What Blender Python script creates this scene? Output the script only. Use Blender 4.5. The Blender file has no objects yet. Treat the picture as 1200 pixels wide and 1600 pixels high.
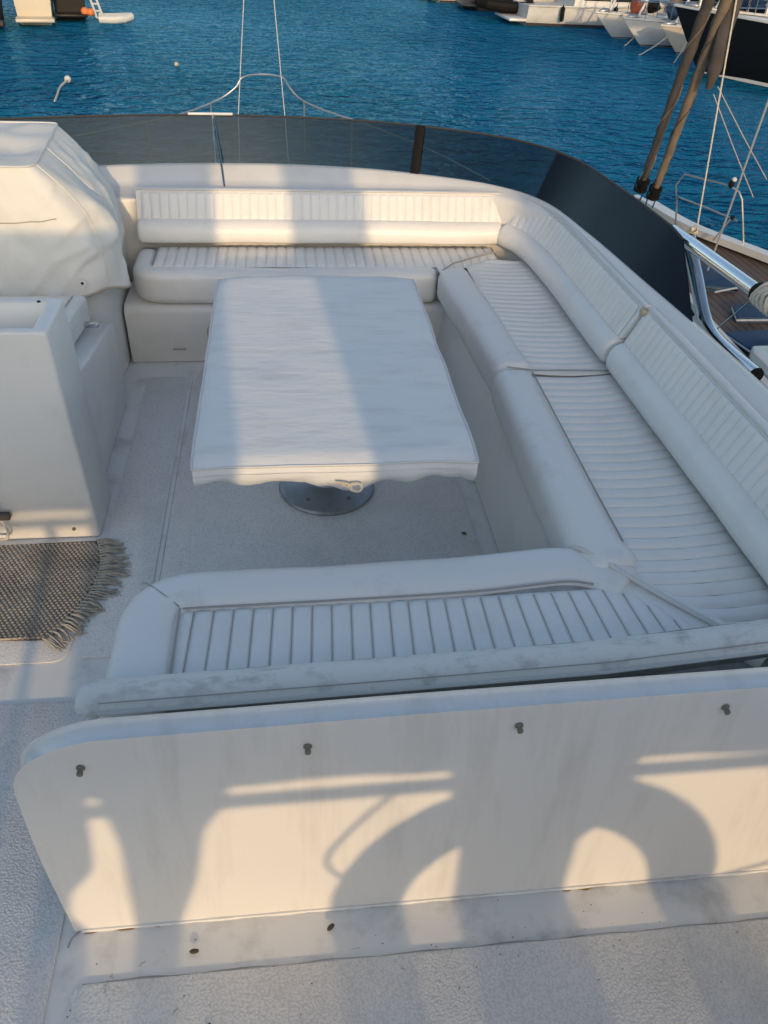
import bpy, bmesh, math, random
from mathutils import Vector, Matrix, noise
random.seed(7)
R = math.radians
S = bpy.context.scene
COL = S.collection

# ------------------------------------------------------------------ camera
M = [(0.99323941, -0.03316267, 0.11124615), (-0.1083861, -0.60809644, 0.78642938), (0.04156829, -0.7931702, -0.60757972)]
cam = bpy.data.cameras.new('camera'); camo = bpy.data.objects.new('camera', cam); COL.objects.link(camo)
cam.sensor_fit = 'VERTICAL'; cam.sensor_height = 36; cam.lens = 1248 / 1600 * 36
cam.clip_start = 0.05; cam.clip_end = 6000
mw = Matrix.Identity(4)
for i in range(3):
    mw[i][0] = M[i][0]; mw[i][1] = -M[i][1]; mw[i][2] = -M[i][2]
mw[0][3], mw[1][3], mw[2][3] = 0, 0, 1.85
camo.matrix_world = mw
S.camera = camo

# ------------------------------------------------------------------ sky, sun, exposure
SUN_EL, SUN_AZ = 14.0, 5.0           # low sun astern, a touch to starboard
w = bpy.data.worlds.new('World'); S.world = w; w.use_nodes = True
nt = w.node_tree; nt.nodes.clear()
sky = nt.nodes.new('ShaderNodeTexSky'); sky.sky_type = 'NISHITA'; sky.sun_disc = False
sky.sun_elevation = R(SUN_EL); sky.sun_rotation = R(180 - SUN_AZ)
sky.air_density = 1.0; sky.dust_density = 1.6; sky.ozone_density = 0.9
bg = nt.nodes.new('ShaderNodeBackground'); bg.inputs[1].default_value = 0.15
wo = nt.nodes.new('ShaderNodeOutputWorld')
nt.links.new(sky.outputs[0], bg.inputs[0]); nt.links.new(bg.outputs[0], wo.inputs[0])
sun = bpy.data.lights.new('sun', 'SUN'); sun.energy = 1.4; sun.angle = R(0.7); sun.color = (1.0, 0.70, 0.38)
suno = bpy.data.objects.new('sun', sun); COL.objects.link(suno)
sd = Vector((math.sin(R(SUN_AZ)) * math.cos(R(SUN_EL)), -math.cos(R(SUN_AZ)) * math.cos(R(SUN_EL)), math.sin(R(SUN_EL))))
suno.rotation_euler = sd.to_track_quat('Z', 'Y').to_euler(); suno.location = (0, -8, 6)
vs = S.view_settings
vs.view_transform = 'Standard'; vs.look = 'None'; vs.exposure = 0.66; vs.gamma = 1.0; vs.use_curve_mapping = False
S.render.engine = 'CYCLES'
S.cycles.max_bounces = 7; S.cycles.diffuse_bounces = 3; S.cycles.glossy_bounces = 3; S.cycles.transparent_max_bounces = 8

# ------------------------------------------------------------------ materials
def nodes(name):
    m = bpy.data.materials.new(name); m.use_nodes = True
    t = m.node_tree; b = t.nodes['Principled BSDF']
    return m, t, b
def N(t, ty, **kw):
    n = t.nodes.new(ty)
    for k, v in kw.items():
        if k in n.inputs: n.inputs[k].default_value = v
        else: setattr(n, k, v)
    return n
def obco(t, scale=(1, 1, 1)):
    g = N(t, 'ShaderNodeNewGeometry'); mp = N(t, 'ShaderNodeMapping'); mp.inputs['Scale'].default_value = scale
    t.links.new(g.outputs['Position'], mp.inputs['Vector']); return mp.outputs[0]
def simple(name, col, rough=0.5, metal=0.0, spec=0.5, dirt=None, dscale=6.0, dlo=.5, dhi=.75, bump=0.0, bscale=200.0, bdist=0.002, var=0.0, dstretch=(1, 1, 1), coat=0.0):
    m, t, b = nodes(name)
    b.inputs['Roughness'].default_value = rough; b.inputs['Metallic'].default_value = metal
    b.inputs['Specular IOR Level'].default_value = spec
    b.inputs['Coat Weight'].default_value = coat
    c = (*col, 1); b.inputs['Base Color'].default_value = c
    co = None
    if dirt is not None or var:
        co = obco(t, dstretch)
        n1 = N(t, 'ShaderNodeTexNoise', Scale=dscale, Detail=5.0, Roughness=0.65); t.links.new(co, n1.inputs['Vector'])
        mr = N(t, 'ShaderNodeMapRange'); mr.inputs[1].default_value = dlo; mr.inputs[2].default_value = dhi
        t.links.new(n1.outputs[0], mr.inputs[0])
        mx = N(t, 'ShaderNodeMix', data_type='RGBA'); mx.inputs[6].default_value = c
        mx.inputs[7].default_value = (*(dirt if dirt is not None else [x * (1 - var) for x in col]), 1)
        t.links.new(mr.outputs[0], mx.inputs[0]); t.links.new(mx.outputs[2], b.inputs['Base Color'])
    if bump:
        co = co or obco(t)
        nb = N(t, 'ShaderNodeTexNoise', Scale=bscale, Detail=3.0); t.links.new(co, nb.inputs['Vector'])
        bp = N(t, 'ShaderNodeBump', Strength=bump, Distance=bdist); t.links.new(nb.outputs[0], bp.inputs['Height'])
        t.links.new(bp.outputs[0], b.inputs['Normal'])
    return m
MT = {}
MT['gel'] = simple('gelcoat', (.75, .73, .69), .32, dirt=(.60, .58, .54), dscale=2.6, dlo=.5, dhi=.85)
MT['gel_dirty'] = simple('gelcoat_worn', (.72, .71, .68), .45, dirt=(.36, .35, .32), dscale=6, dlo=.5, dhi=.82)
MT['gel_streak'] = simple('gelcoat_streaked', (.76, .735, .695), .22, dirt=(.60, .575, .53), dscale=5, dlo=.5, dhi=.85, dstretch=(2.2, 1, .35))
MT['vinyl'] = simple('vinyl', (.79, .765, .72), .40, dirt=(.66, .635, .59), dscale=4, dlo=.5, dhi=.9, bump=.22, bscale=26, bdist=.004)
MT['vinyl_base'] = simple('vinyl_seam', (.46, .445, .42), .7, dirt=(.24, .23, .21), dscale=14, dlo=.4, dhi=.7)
MT['vinyl_dirty'] = simple('vinyl_mildew', (.70, .67, .62), .55, dirt=(.26, .24, .22), dscale=20, dlo=.5, dhi=.9, bump=.3, bscale=300, bdist=.0015, dstretch=(.8, 1.2, 1.2))
MT['vinyl_smudge'] = simple('vinyl_smudged', (.77, .745, .705), .44, dirt=(.56, .54, .505), dscale=9, dlo=.57, dhi=.9, bump=.25, bscale=22, bdist=.005)
MT['piping'] = simple('piping', (.63, .61, .57), .6)
MT['stitch'] = simple('stitch', (.36, .34, .31), .8)
MT['canvas'] = simple('canvas', (.74, .735, .715), .8, spec=.2, dirt=(.57, .565, .54), dscale=9, dlo=.5, dhi=.9, bump=.45, bscale=30, bdist=.005, dstretch=(.5, 1.6, 1))
MT['cover'] = simple('cover_canvas', (.72, .70, .65), .75, spec=.25, dirt=(.58, .55, .48), dscale=2.6, dlo=.45, dhi=.8, bump=.3, bscale=30, bdist=.004)
MT['hem'] = simple('hem', (.42, .36, .27), .8)
MT['steel'] = simple('stainless', (.62, .63, .64), .16, metal=1.0)
MT['dullsteel'] = simple('dull_steel', (.36, .38, .40), .38, metal=.7, dirt=(.22, .23, .24), dscale=12, dlo=.4, dhi=.8)
MT['black'] = simple('black_plastic', (.008, .008, .008), .7, spec=.15)
MT['rubber'] = simple('rubber', (.03, .03, .03), .7)
MT['beige'] = simple('beige_plastic', (.52, .42, .27), .5)
MT['rope'] = simple('rope', (.58, .52, .42), .85, bump=.8, bscale=160, bdist=.004)
MT['greyrope'] = simple('grey_rope', (.34, .33, .32), .85)
MT['screw'] = simple('screw_cap', (.20, .185, .15), .45, metal=.4)
MT['rust'] = simple('rust', (.30, .16, .05), .8)
MT['leaf'] = simple('dry_leaf', (.07, .06, .035), .8)
MT['rug'] = simple('rug_yarn', (.41, .355, .285), .95, spec=.1, dirt=(.28, .24, .195), dscale=8, dlo=.4, dhi=.75)
MT['rug_dark'] = simple('rug_backing', (.10, .09, .078), .95, spec=.1)
MT['fringe'] = simple('fringe_yarn', (.42, .38, .31), .95, spec=.1, var=.4, dscale=60)
MT['teak'] = None
MT['hullwhite'] = simple('hull_white', (.60, .585, .55), .3, dirt=(.40, .38, .34), dscale=1.2, dlo=.5, dhi=.85)
MT['hullcream'] = simple('hull_cream', (.56, .50, .40), .35, dirt=(.5, .45, .36), dscale=1.0, dlo=.45, dhi=.8)
MT['hullnavy'] = simple('hull_dark', (.008, .008, .009), .4, spec=.2)
MT['hullmaroon'] = simple('hull_maroon', (.07, .025, .025), .4)
MT['antifoul'] = simple('antifouling', (.03, .02, .02), .7)
MT['glassdark'] = simple('dark_window', (.012, .015, .02), .08)
MT['orange'] = simple('orange_float', (.65, .19, .05), .5)
MT['sail'] = simple('furled_sail', (.085, .075, .07), .85, spec=.15, dirt=(.06, .052, .048), dscale=5, dlo=.4, dhi=.7)
MT['sailuv'] = simple('furled_sail_tan', (.20, .155, .115), .85, spec=.15, dirt=(.13, .105, .085), dscale=6, dlo=.4, dhi=.7)
MT['bluecanvas'] = simple('blue_canvas', (.012, .045, .10), .75, var=.4)
MT['redcanvas'] = simple('rust_canvas', (.25, .07, .04), .8, var=.4)
MT['greyrub'] = simple('grey_inflatable', (.55, .55, .53), .5)
MT['alu'] = simple('mast_alloy', (.5, .5, .5), .4, metal=.6)
MT['concrete'] = simple('concrete', (.22, .20, .18), .9, var=.4, dscale=1.5)
MT['wood'] = simple('weathered_wood', (.16, .12, .09), .8, var=.4, dscale=3)
MT['redring'] = simple('ring_orange', (.6, .14, .04), .5)

def nonskid_mat(name, col, scale, strength, dist, dirt):
    m, t, b = nodes(name); co = obco(t)
    b.inputs['Roughness'].default_value = .5
    v = N(t, 'ShaderNodeTexVoronoi', Scale=scale); v.feature = 'SMOOTH_F1'; v.inputs['Smoothness'].default_value = .4
    t.links.new(co, v.inputs['Vector'])
    bp = N(t, 'ShaderNodeBump', Strength=strength, Distance=dist); bp.invert = True
    t.links.new(v.outputs['Distance'], bp.inputs['Height']); t.links.new(bp.outputs[0], b.inputs['Normal'])
    n1 = N(t, 'ShaderNodeTexNoise', Scale=2.3, Detail=9.0, Roughness=.7); t.links.new(co, n1.inputs['Vector'])
    mr = N(t, 'ShaderNodeMapRange'); mr.inputs[1].default_value = .45; mr.inputs[2].default_value = .8
    t.links.new(n1.outputs[0], mr.inputs[0])
    mx = N(t, 'ShaderNodeMix', data_type='RGBA'); mx.inputs[6].default_value = (*col, 1); mx.inputs[7].default_value = (*dirt, 1)
    t.links.new(mr.outputs[0], mx.inputs[0])
    # grime caught between the grip bumps
    mr2 = N(t, 'ShaderNodeMapRange'); mr2.inputs[1].default_value = .35; mr2.inputs[2].default_value = .75
    mr2.inputs[3].default_value = 0; mr2.inputs[4].default_value = .28
    t.links.new(v.outputs['Distance'], mr2.inputs[0])
    m2 = N(t, 'ShaderNodeMix', data_type='RGBA'); m2.inputs[7].default_value = (.33, .32, .30, 1)
    t.links.new(mx.outputs[2], m2.inputs[6]); t.links.new(mr2.outputs[0], m2.inputs[0])
    t.links.new(m2.outputs[2], b.inputs['Base Color'])
    return m
MT['nonskid'] = nonskid_mat('nonskid_fine', (.76, .74, .705), 150, .28, .003, (.60, .59, .57))
MT['nonskid_coarse'] = nonskid_mat('nonskid_coarse', (.76, .735, .695), 190, .4, .003, (.55, .54, .515))

def water_mat():
    m, t, b = nodes('sea_water')
    b.inputs['Base Color'].default_value = (.003, .10, .20, 1); b.inputs['Roughness'].default_value = .16
    b.inputs['IOR'].default_value = 1.333; b.inputs['Specular IOR Level'].default_value = .3
    co = obco(t, (.75, 1.0, 1))
    n1 = N(t, 'ShaderNodeTexNoise', Scale=1.9, Detail=2.5, Roughness=.55, Distortion=.5); t.links.new(co, n1.inputs['Vector'])
    n2 = N(t, 'ShaderNodeTexNoise', Scale=.35, Detail=2.0); t.links.new(co, n2.inputs['Vector'])
    n3 = N(t, 'ShaderNodeTexNoise', Scale=5.5, Detail=3.0); t.links.new(co, n3.inputs['Vector'])
    a = N(t, 'ShaderNodeMath', operation='MULTIPLY_ADD'); a.inputs[1].default_value = .9
    t.links.new(n2.outputs[0], a.inputs[0]); t.links.new(n1.outputs[0], a.inputs[2])
    a2 = N(t, 'ShaderNodeMath', operation='MULTIPLY_ADD'); a2.inputs[1].default_value = .2
    t.links.new(n3.outputs[0], a2.inputs[0]); t.links.new(a.outputs[0], a2.inputs[2])
    bp = N(t, 'ShaderNodeBump', Strength=1.0, Distance=1.3); t.links.new(a2.outputs[0], bp.inputs['Height'])
    np_ = N(t, 'ShaderNodeTexNoise', Scale=.07, Detail=2.0); t.links.new(co, np_.inputs['Vector'])
    mrp = N(t, 'ShaderNodeMapRange'); mrp.inputs[1].default_value = .35; mrp.inputs[2].default_value = .65; mrp.inputs[3].default_value = .45; mrp.inputs[4].default_value = 1.0
    t.links.new(np_.outputs[0], mrp.inputs[0]); t.links.new(mrp.outputs[0], bp.inputs['Strength'])
    t.nodes.remove(b)
    df = N(t, 'ShaderNodeBsdfDiffuse'); df.inputs[0].default_value = (.005, .125, .235, 1)
    gl = N(t, 'ShaderNodeBsdfGlossy'); gl.inputs[0].default_value = (.27, .62, 1.0, 1); gl.inputs['Roughness'].default_value = .04
    fr = N(t, 'ShaderNodeFresnel'); fr.inputs[0].default_value = 1.333
    fm = N(t, 'ShaderNodeMath', operation='MULTIPLY'); fm.inputs[1].default_value = 1.0
    mx = N(t, 'ShaderNodeMixShader')
    for q in (df, gl, fr): t.links.new(bp.outputs[0], q.inputs['Normal'])
    t.links.new(fr.outputs[0], fm.inputs[0]); t.links.new(fm.outputs[0], mx.inputs[0])
    t.links.new(df.outputs[0], mx.inputs[1]); t.links.new(gl.outputs[0], mx.inputs[2])
    t.links.new(mx.outputs[0], t.nodes['Material Output'].inputs[0])
    return m
MT['water'] = water_mat()

def smoked_mat():
    m = bpy.data.materials.new('smoked_acrylic'); m.use_nodes = True; t = m.node_tree; t.nodes.clear()
    o = N(t, 'ShaderNodeOutputMaterial'); tr = N(t, 'ShaderNodeBsdfTransparent'); tr.inputs[0].default_value = (.38, .48, .51, 1)
    gl = N(t, 'ShaderNodeBsdfGlossy'); gl.inputs['Roughness'].default_value = .05; gl.inputs[0].default_value = (.55, .6, .62, 1)
    df = N(t, 'ShaderNodeBsdfDiffuse'); df.inputs[0].default_value = (.018, .034, .038, 1)
    fr = N(t, 'ShaderNodeFresnel'); fr.inputs[0].default_value = 1.45
    m0 = N(t, 'ShaderNodeMixShader'); m0.inputs[0].default_value = .07
    t.links.new(tr.outputs[0], m0.inputs[1]); t.links.new(df.outputs[0], m0.inputs[2])
    m1 = N(t, 'ShaderNodeMixShader'); t.links.new(fr.outputs[0], m1.inputs[0])
    t.links.new(m0.outputs[0], m1.inputs[1]); t.links.new(gl.outputs[0], m1.inputs[2])
    t.links.new(m1.outputs[0], o.inputs[0])
    return m
MT['smoke'] = smoked_mat()

def teak_mat():
    m, t, b = nodes('teak_planks'); co = obco(t)
    wv = N(t, 'ShaderNodeTexWave', Scale=3.6, Distortion=0.0); wv.bands_direction = 'X'; wv.wave_profile = 'SIN'
    t.links.new(co, wv.inputs['Vector'])
    mr = N(t, 'ShaderNodeMapRange'); mr.inputs[1].default_value = .02; mr.inputs[2].default_value = .10
    t.links.new(wv.outputs['Fac'], mr.inputs[0])
    n1 = N(t, 'ShaderNodeTexNoise', Scale=5.0, Detail=6.0); t.links.new(co, n1.inputs['Vector'])
    mx = N(t, 'ShaderNodeMix', data_type='RGBA'); mx.inputs[6].default_value = (.13, .085, .06, 1); mx.inputs[7].default_value = (.075, .05, .038, 1)
    t.links.new(n1.outputs[0], mx.inputs[0])
    m2 = N(t, 'ShaderNodeMix', data_type='RGBA'); m2.inputs[6].default_value = (.02, .018, .016, 1)
    t.links.new(mr.outputs[0], m2.inputs[0]); t.links.new(mx.outputs[2], m2.inputs[7])
    t.links.new(m2.outputs[2], b.inputs['Base Color']); b.inputs['Roughness'].default_value = .7
    return m
MT['teak'] = teak_mat()

# ------------------------------------------------------------------ mesh helpers
class MB:
    def __init__(s): s.v = []; s.f = []
    def add(s, vs, fs):
        o = len(s.v); s.v += [tuple(x) for x in vs]; s.f += [tuple(i + o for i in q) for q in fs]; return s
    def grid(s, rows, closed=False):
        n = len(rows[0]); vs = [p for r in rows for p in r]; fs = []
        for i in range(len(rows) - 1):
            for j in range(n if closed else n - 1):
                k = (j + 1) % n
                fs.append((i * n + j, i * n + k, (i + 1) * n + k, (i + 1) * n + j))
        return s.add(vs, fs)
    def box(s, x0, x1, y0, y1, z0, z1):
        return s.add([(x0, y0, z0), (x1, y0, z0), (x1, y1, z0), (x0, y1, z0), (x0, y0, z1), (x1, y0, z1), (x1, y1, z1), (x0, y1, z1)],
                     [(0, 3, 2, 1), (4, 5, 6, 7), (0, 1, 5, 4), (1, 2, 6, 5), (2, 3, 7, 6), (3, 0, 4, 7)])
    def prism(s, poly, z0, z1):
        n = len(poly)
        vs = [(x, y, z0) for x, y in poly] + [(x, y, z1) for x, y in poly]
        return s.add(vs, [tuple(range(n - 1, -1, -1)), tuple(range(n, 2 * n))] + [(i, (i + 1) % n, (i + 1) % n + n, i + n) for i in range(n)])
    def prism_axis(s, poly, a0, a1, axis):   # poly in the other two axes
        n = len(poly)
        def P(p, a):
            return (a, p[0], p[1]) if axis == 'X' else (p[0], a, p[1])
        vs = [P(p, a0) for p in poly] + [P(p, a1) for p in poly]
        return s.add(vs, [tuple(range(n - 1, -1, -1)), tuple(range(n, 2 * n))] + [(i, (i + 1) % n, (i + 1) % n + n, i + n) for i in range(n)])
    def tube(s, pts, r, n=8, caps=True):
        pts = [Vector(p) for p in pts]; rows = []
        rr = r if isinstance(r, (list, tuple)) else [r] * len(pts)
        t0 = (pts[1] - pts[0]).normalized()
        u = t0.cross(Vector((0, 0, 1)))
        if u.length < .05: u = t0.cross(Vector((1, 0, 0)))
        u.normalize()
        for i, p in enumerate(pts):
            t = ((pts[min(i + 1, len(pts) - 1)] - pts[max(i - 1, 0)])).normalized()
            u = (u - t * u.dot(t)).normalized(); v = t.cross(u)
            rows.append([p + (u * math.cos(2 * math.pi * k / n) + v * math.sin(2 * math.pi * k / n)) * rr[i] for k in range(n)])
        o = len(s.v); s.grid(rows, True)
        if caps:
            s.f.append(tuple(o + k for k in range(n))); s.f.append(tuple(o + (len(pts) - 1) * n + k for k in range(n - 1, -1, -1)))
        return s
    def lathe(s, prof, c=(0, 0, 0), n=24):
        rows = [[(c[0] + r * math.cos(2 * math.pi * k / n), c[1] + r * math.sin(2 * math.pi * k / n), c[2] + z) for k in range(n)] for r, z in prof]
        return s.grid(rows, True)
    def ball(s, c, r, n=10):
        rx, ry, rz = r if isinstance(r, tuple) else (r, r, r)
        rows = [[(c[0] + rx * math.sin(math.pi * i / n) * math.cos(2 * math.pi * k / (n + 2)), c[1] + ry * math.sin(math.pi * i / n) * math.sin(2 * math.pi * k / (n + 2)), c[2] + rz * math.cos(math.pi * i / n)) for k in range(n + 2)] for i in range(n + 1)]
        return s.grid(rows, True)
    def sweep(s, path, prof, cap=0.0, ncap=4):
        """profile (a,b): a to the right of the heading, b up; round end caps of radius cap"""
        P = [Vector((p[0], p[1], p[2] if len(p) > 2 else 0)) for p in path]; rows = []
        T = []
        for i in range(len(P)):
            d0 = (P[i] - P[i - 1]) if i > 0 else P[1] - P[0]
            d1 = (P[i + 1] - P[i]) if i < len(P) - 1 else d0
            d0 = Vector((d0.x, d0.y, 0)).normalized(); d1 = Vector((d1.x, d1.y, 0)).normalized()
            t = (d0 + d1).normalized(); k = 1 / max(.5, t.dot(d1)); T.append((t, k))
        pr = prof if callable(prof) else (lambda u: prof)
        L = [0]
        for i in range(1, len(P)): L.append(L[-1] + (P[i] - P[i - 1]).length)
        def ring(i, off, shrink):
            p, (t, k) = P[i], T[i]; n = Vector((t.y, -t.x, 0)); q = pr(L[i] / L[-1])
            ca = sum(a for a, b in q) / len(q); cb = sum(b for a, b in q) / len(q)
            ha = max(abs(a - ca) for a, b in q); hb = max(abs(b - cb) for a, b in q)
            sa = max(.02, 1 - shrink / ha); sb = max(.02, 1 - shrink / hb)
            return [p + t * off + n * (k * (ca + (a - ca) * sa)) + Vector((0, 0, cb + (b - cb) * sb)) for a, b in q]
        if cap:
            for j in range(ncap):
                an = math.pi / 2 * j / ncap
                rows.append(ring(0, cap * (1 - math.sin(an)), cap * (1 - math.sin(math.pi / 2 * j / ncap) * 1) * .0 + cap * (1 - math.sqrt(max(0, 1 - (1 - math.sin(an)) ** 2))) * 0 + 0)) if False else rows.append(ring(0, -cap * math.cos(an) + cap, cap * (1 - math.sin(an))))
        n0 = len(P)
        for i in range(n0):
            if cap and i in (0, n0 - 1):
                continue
            rows.append(ring(i, 0, 0))
        if cap:
            # straight part starts one cap-length in from each end
            rows.insert(ncap, ring(0, cap, 0)); rows.append(ring(n0 - 1, -cap, 0))
            for j in range(ncap - 1, -1, -1):
                an = math.pi / 2 * j / ncap
                rows.append(ring(n0 - 1, cap * math.cos(an) - cap, cap * (1 - math.sin(an))))
        o = len(s.v); m = len(rows[0]); s.grid(rows, True)
        s.f.append(tuple(o + k for k in range(m))); s.f.append(tuple(o + (len(rows) - 1) * m + k for k in range(m - 1, -1, -1)))
        return s
    def jitter(s, amp, sc=6.0, seed=0.0):
        for i, p in enumerate(s.v):
            q = Vector(p); d = noise.noise_vector(q * sc + Vector((seed, seed * 1.7, 0))) * amp
            s.v[i] = tuple(q + d)
        return s
    def build(s, name, mat, parent=None, ang=35, bevel=0.0, seg=2, local=False, smooth=True):
        me = bpy.data.meshes.new(name)
        off = Vector((0, 0, 0))
        if parent is not None and not local:
            p = parent
            while p is not None: off = off + p.location; p = p.parent
        me.from_pydata([tuple(Vector(p) - off) for p in s.v], [], s.f)
        bm = bmesh.new(); bm.from_mesh(me)
        bmesh.ops.remove_doubles(bm, verts=bm.verts, dist=1e-5)
        if bevel:
            ed = [e for e in bm.edges if len(e.link_faces) == 2 and e.calc_face_angle(0) > R(28)]
            bmesh.ops.bevel(bm, geom=ed, offset=bevel, segments=seg, affect='EDGES', profile=.5, clamp_overlap=True)
        bmesh.ops.recalc_face_normals(bm, faces=bm.faces)
        bm.to_mesh(me); bm.free()
        if smooth:
            for p in me.polygons: p.use_smooth = True
            me.set_sharp_from_angle(angle=R(ang))
        me.materials.append(MT[mat])
        o = bpy.data.objects.new(name, me); COL.objects.link(o)
        if parent is not None: o.parent = parent
        return o
def tag(o, label=None, cat=None, group=None, kind=None):
    if label: o['label'] = label
    if cat: o['category'] = cat
    if group: o['group'] = group
    if kind: o['kind'] = kind
    return o
def thing(name, label, cat, loc=(0, 0, 0), rz=0, group=None):
    o = bpy.data.objects.new(name, None); COL.objects.link(o); o.location = loc; o.rotation_euler = (0, 0, rz)
    o.empty_display_size = .1
    return tag(o, label, cat, group)
def rrect(a0, a1, b0, b1, r, n=4):
    out = []
    for cx, cy, s0 in ((a1 - r, b1 - r, 0), (a0 + r, b1 - r, 90), (a0 + r, b0 + r, 180), (a1 - r, b0 + r, 270)):
        for k in range(n + 1):
            t = R(s0 + 90 * k / n); out.append((cx + r * math.cos(t), cy + r * math.sin(t)))
    return out
def dense(path, step=.06):
    out = []
    for i in range(len(path) - 1):
        a, b = Vector(path[i]), Vector(path[i + 1]); n = max(1, int((b - a).length / step))
        for k in range(n): out.append(tuple(a.lerp(b, k / n)))
    out.append(tuple(path[-1])); return out
def crom(pts, k=8):
    P = [Vector(p) for p in pts]; P = [P[0] * 2 - P[1]] + P + [P[-1] * 2 - P[-2]]; out = []
    for i in range(1, len(P) - 2):
        for j in range(k):
            t = j / k; a, b, c, d = P[i - 1], P[i], P[i + 1], P[i + 2]
            out.append(tuple(.5 * ((2 * b) + (c - a) * t + (2 * a - 5 * b + 4 * c - d) * t * t + (3 * b - a - 3 * c + d) * t ** 3)))
    out.append(tuple(P[-2])); return out
def rpoly(pts, r, n=4):
    """round the corners of a 2D polyline (open)"""
    out = [pts[0]]
    for i in range(1, len(pts) - 1):
        p = Vector(pts[i]); a = (Vector(pts[i - 1]) - p); b = (Vector(pts[i + 1]) - p)
        ra = min(r, a.length * .48, b.length * .48); s = p + a.normalized() * ra; e = p + b.normalized() * ra
        for k in range(n + 1):
            t = k / n; out.append(tuple(s * (1 - t) ** 2 + p * 2 * t * (1 - t) + e * t * t))
    out.append(pts[-1]); return out
def channel_mesh(P, puff, nu=8, nv=6, endp=8, wob=0.0, base=.005, dent=0.0):
    """one stitched, padded rib: P(u,v) -> (point, normal)"""
    mb = MB(); rows = []
    sd_ = random.random() * 50
    for v in ((0, .025, .08, .25, .36, .41, .46, .6, .8, .93, .975, 1) if dent else (0, .025, .08, .25, .5, .75, .92, .975, 1)):
        row = []
        for i in range(nu + 1):
            u = i / nu; p, n = P(u, v)
            h = puff * (1 - abs(2 * u - 1) ** 4.2) * (1 - abs(2 * v - 1) ** endp)
            h += wob * noise.noise(Vector((p.x * 11 + sd_, p.y * 11, p.z * 11))) * (1 - abs(2 * u - 1) ** 2)
            h -= dent * math.exp(-((v - .41) / .035) ** 2) * (1 - abs(2 * u - 1) ** 2)
            row.append(p + n * (h - base))
        rows.append(row)
    return mb.grid(rows)

# ------------------------------------------------------------------ sea
sea = MB().add([(-1500, -900, -2.8), (1500, -900, -2.8), (1500, 2500, -2.8), (-1500, 2500, -2.8)], [(0, 1, 2, 3)]).build('sea', 'water'); tag(sea, kind='structure')

# ------------------------------------------------------------------ flybridge deck
deck = MB().box(-1.55, 1.45, -2.9, 4.3, -.25, 0).build('deck', 'gel_dirty'); tag(deck, kind='structure')
def panel(x0, x1, y0, y1, mat, r=.05):
    poly = rrect(x0, x1, y0, y1, r)
    return MB().prism(poly, .0005, .005).build('nonskid_panel', mat, deck, bevel=.002)
panel(-.445, .66, 1.1, 3.56, 'nonskid')            # settee well
panel(-.668, -.478, 1.72, 3.5, 'nonskid', .02)
panel(-1.5, -.69, 1.71, 2.26, 'nonskid_coarse')
panel(-1.5, -.545, -.4, 1.56, 'nonskid_coarse')    # passage to port
panel(-.50, 1.36, -.4, .79, 'nonskid_coarse', .03) # where the photographer stands
panel(-1.5, 1.36, -2.6, -.45, 'nonskid_coarse')
# grime lines and dirt on the deck
def streak(pts, wd, mat, parent, z=.0062, name='dirt_mark'):
    mb = MB(); rows = []
    for i, p in enumerate(pts):
        a = Vector(pts[max(0, i - 1)]); b = Vector(pts[min(len(pts) - 1, i + 1)]); t = (b - a).normalized(); n = Vector((-t.y, t.x)); q = Vector(p)
        k = wd * random.uniform(.4, 1.1)
        rows.append([(q.x + n.x * k / 2, q.y + n.y * k / 2, z), (q.x - n.x * k / 2, q.y - n.y * k / 2, z)])
    return mb.grid(rows).build(name, mat, parent, smooth=False)
streak([(x, .793 + .002 * math.sin(x * 31) + random.uniform(-.001, .001), 0)[:2] for x in [-.48 + .03 * i for i in range(62)]], .0025, 'stitch', deck, .0015)
streak([(-.46 + .012 * math.sin(y * 5) * 0, y) for y in [1.12 + .06 * i for i in range(40)]], .003, 'stitch', deck, .0015)
for (x, y, L, a) in [(-.36, .82, .016, .7), (-.42, .80, .012, 1.9), (-.43, .78, .025, 1.4), (.1, .81, .02, .1), (-.28, .72, .012, .8), (.2, .76, .012, 2.2)]:
    streak([(x + L * (t - .5) * math.cos(a) + .004 * math.sin(t * 9), y + L * (t - .5) * math.sin(a)) for t in (0, .25, .5, .75, 1)], .0022, 'stitch', deck, .0064)

mb = MB()
for k in range(150):
    gx, gy = (random.uniform(-.5, 1.3), .79 + abs(random.gauss(0, .06)) * random.choice((1, -1))) if k < 90 else (random.uniform(-.45, .7), random.uniform(1.7, 3.5))
    if not (.3 < gy < .89 or gy > 1.6): continue
    r_ = random.uniform(.0008, .0026); a = random.random() * 3
    mb.add([(gx + r_ * math.cos(a + q), gy + r_ * .7 * math.sin(a + q), .0078) for q in (0, 1.6, 3.1, 4.7)], [(0, 1, 2, 3)])
gt = mb.build('grit', 'leaf', deck, smooth=False); gt['kind'] = 'stuff'
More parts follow.
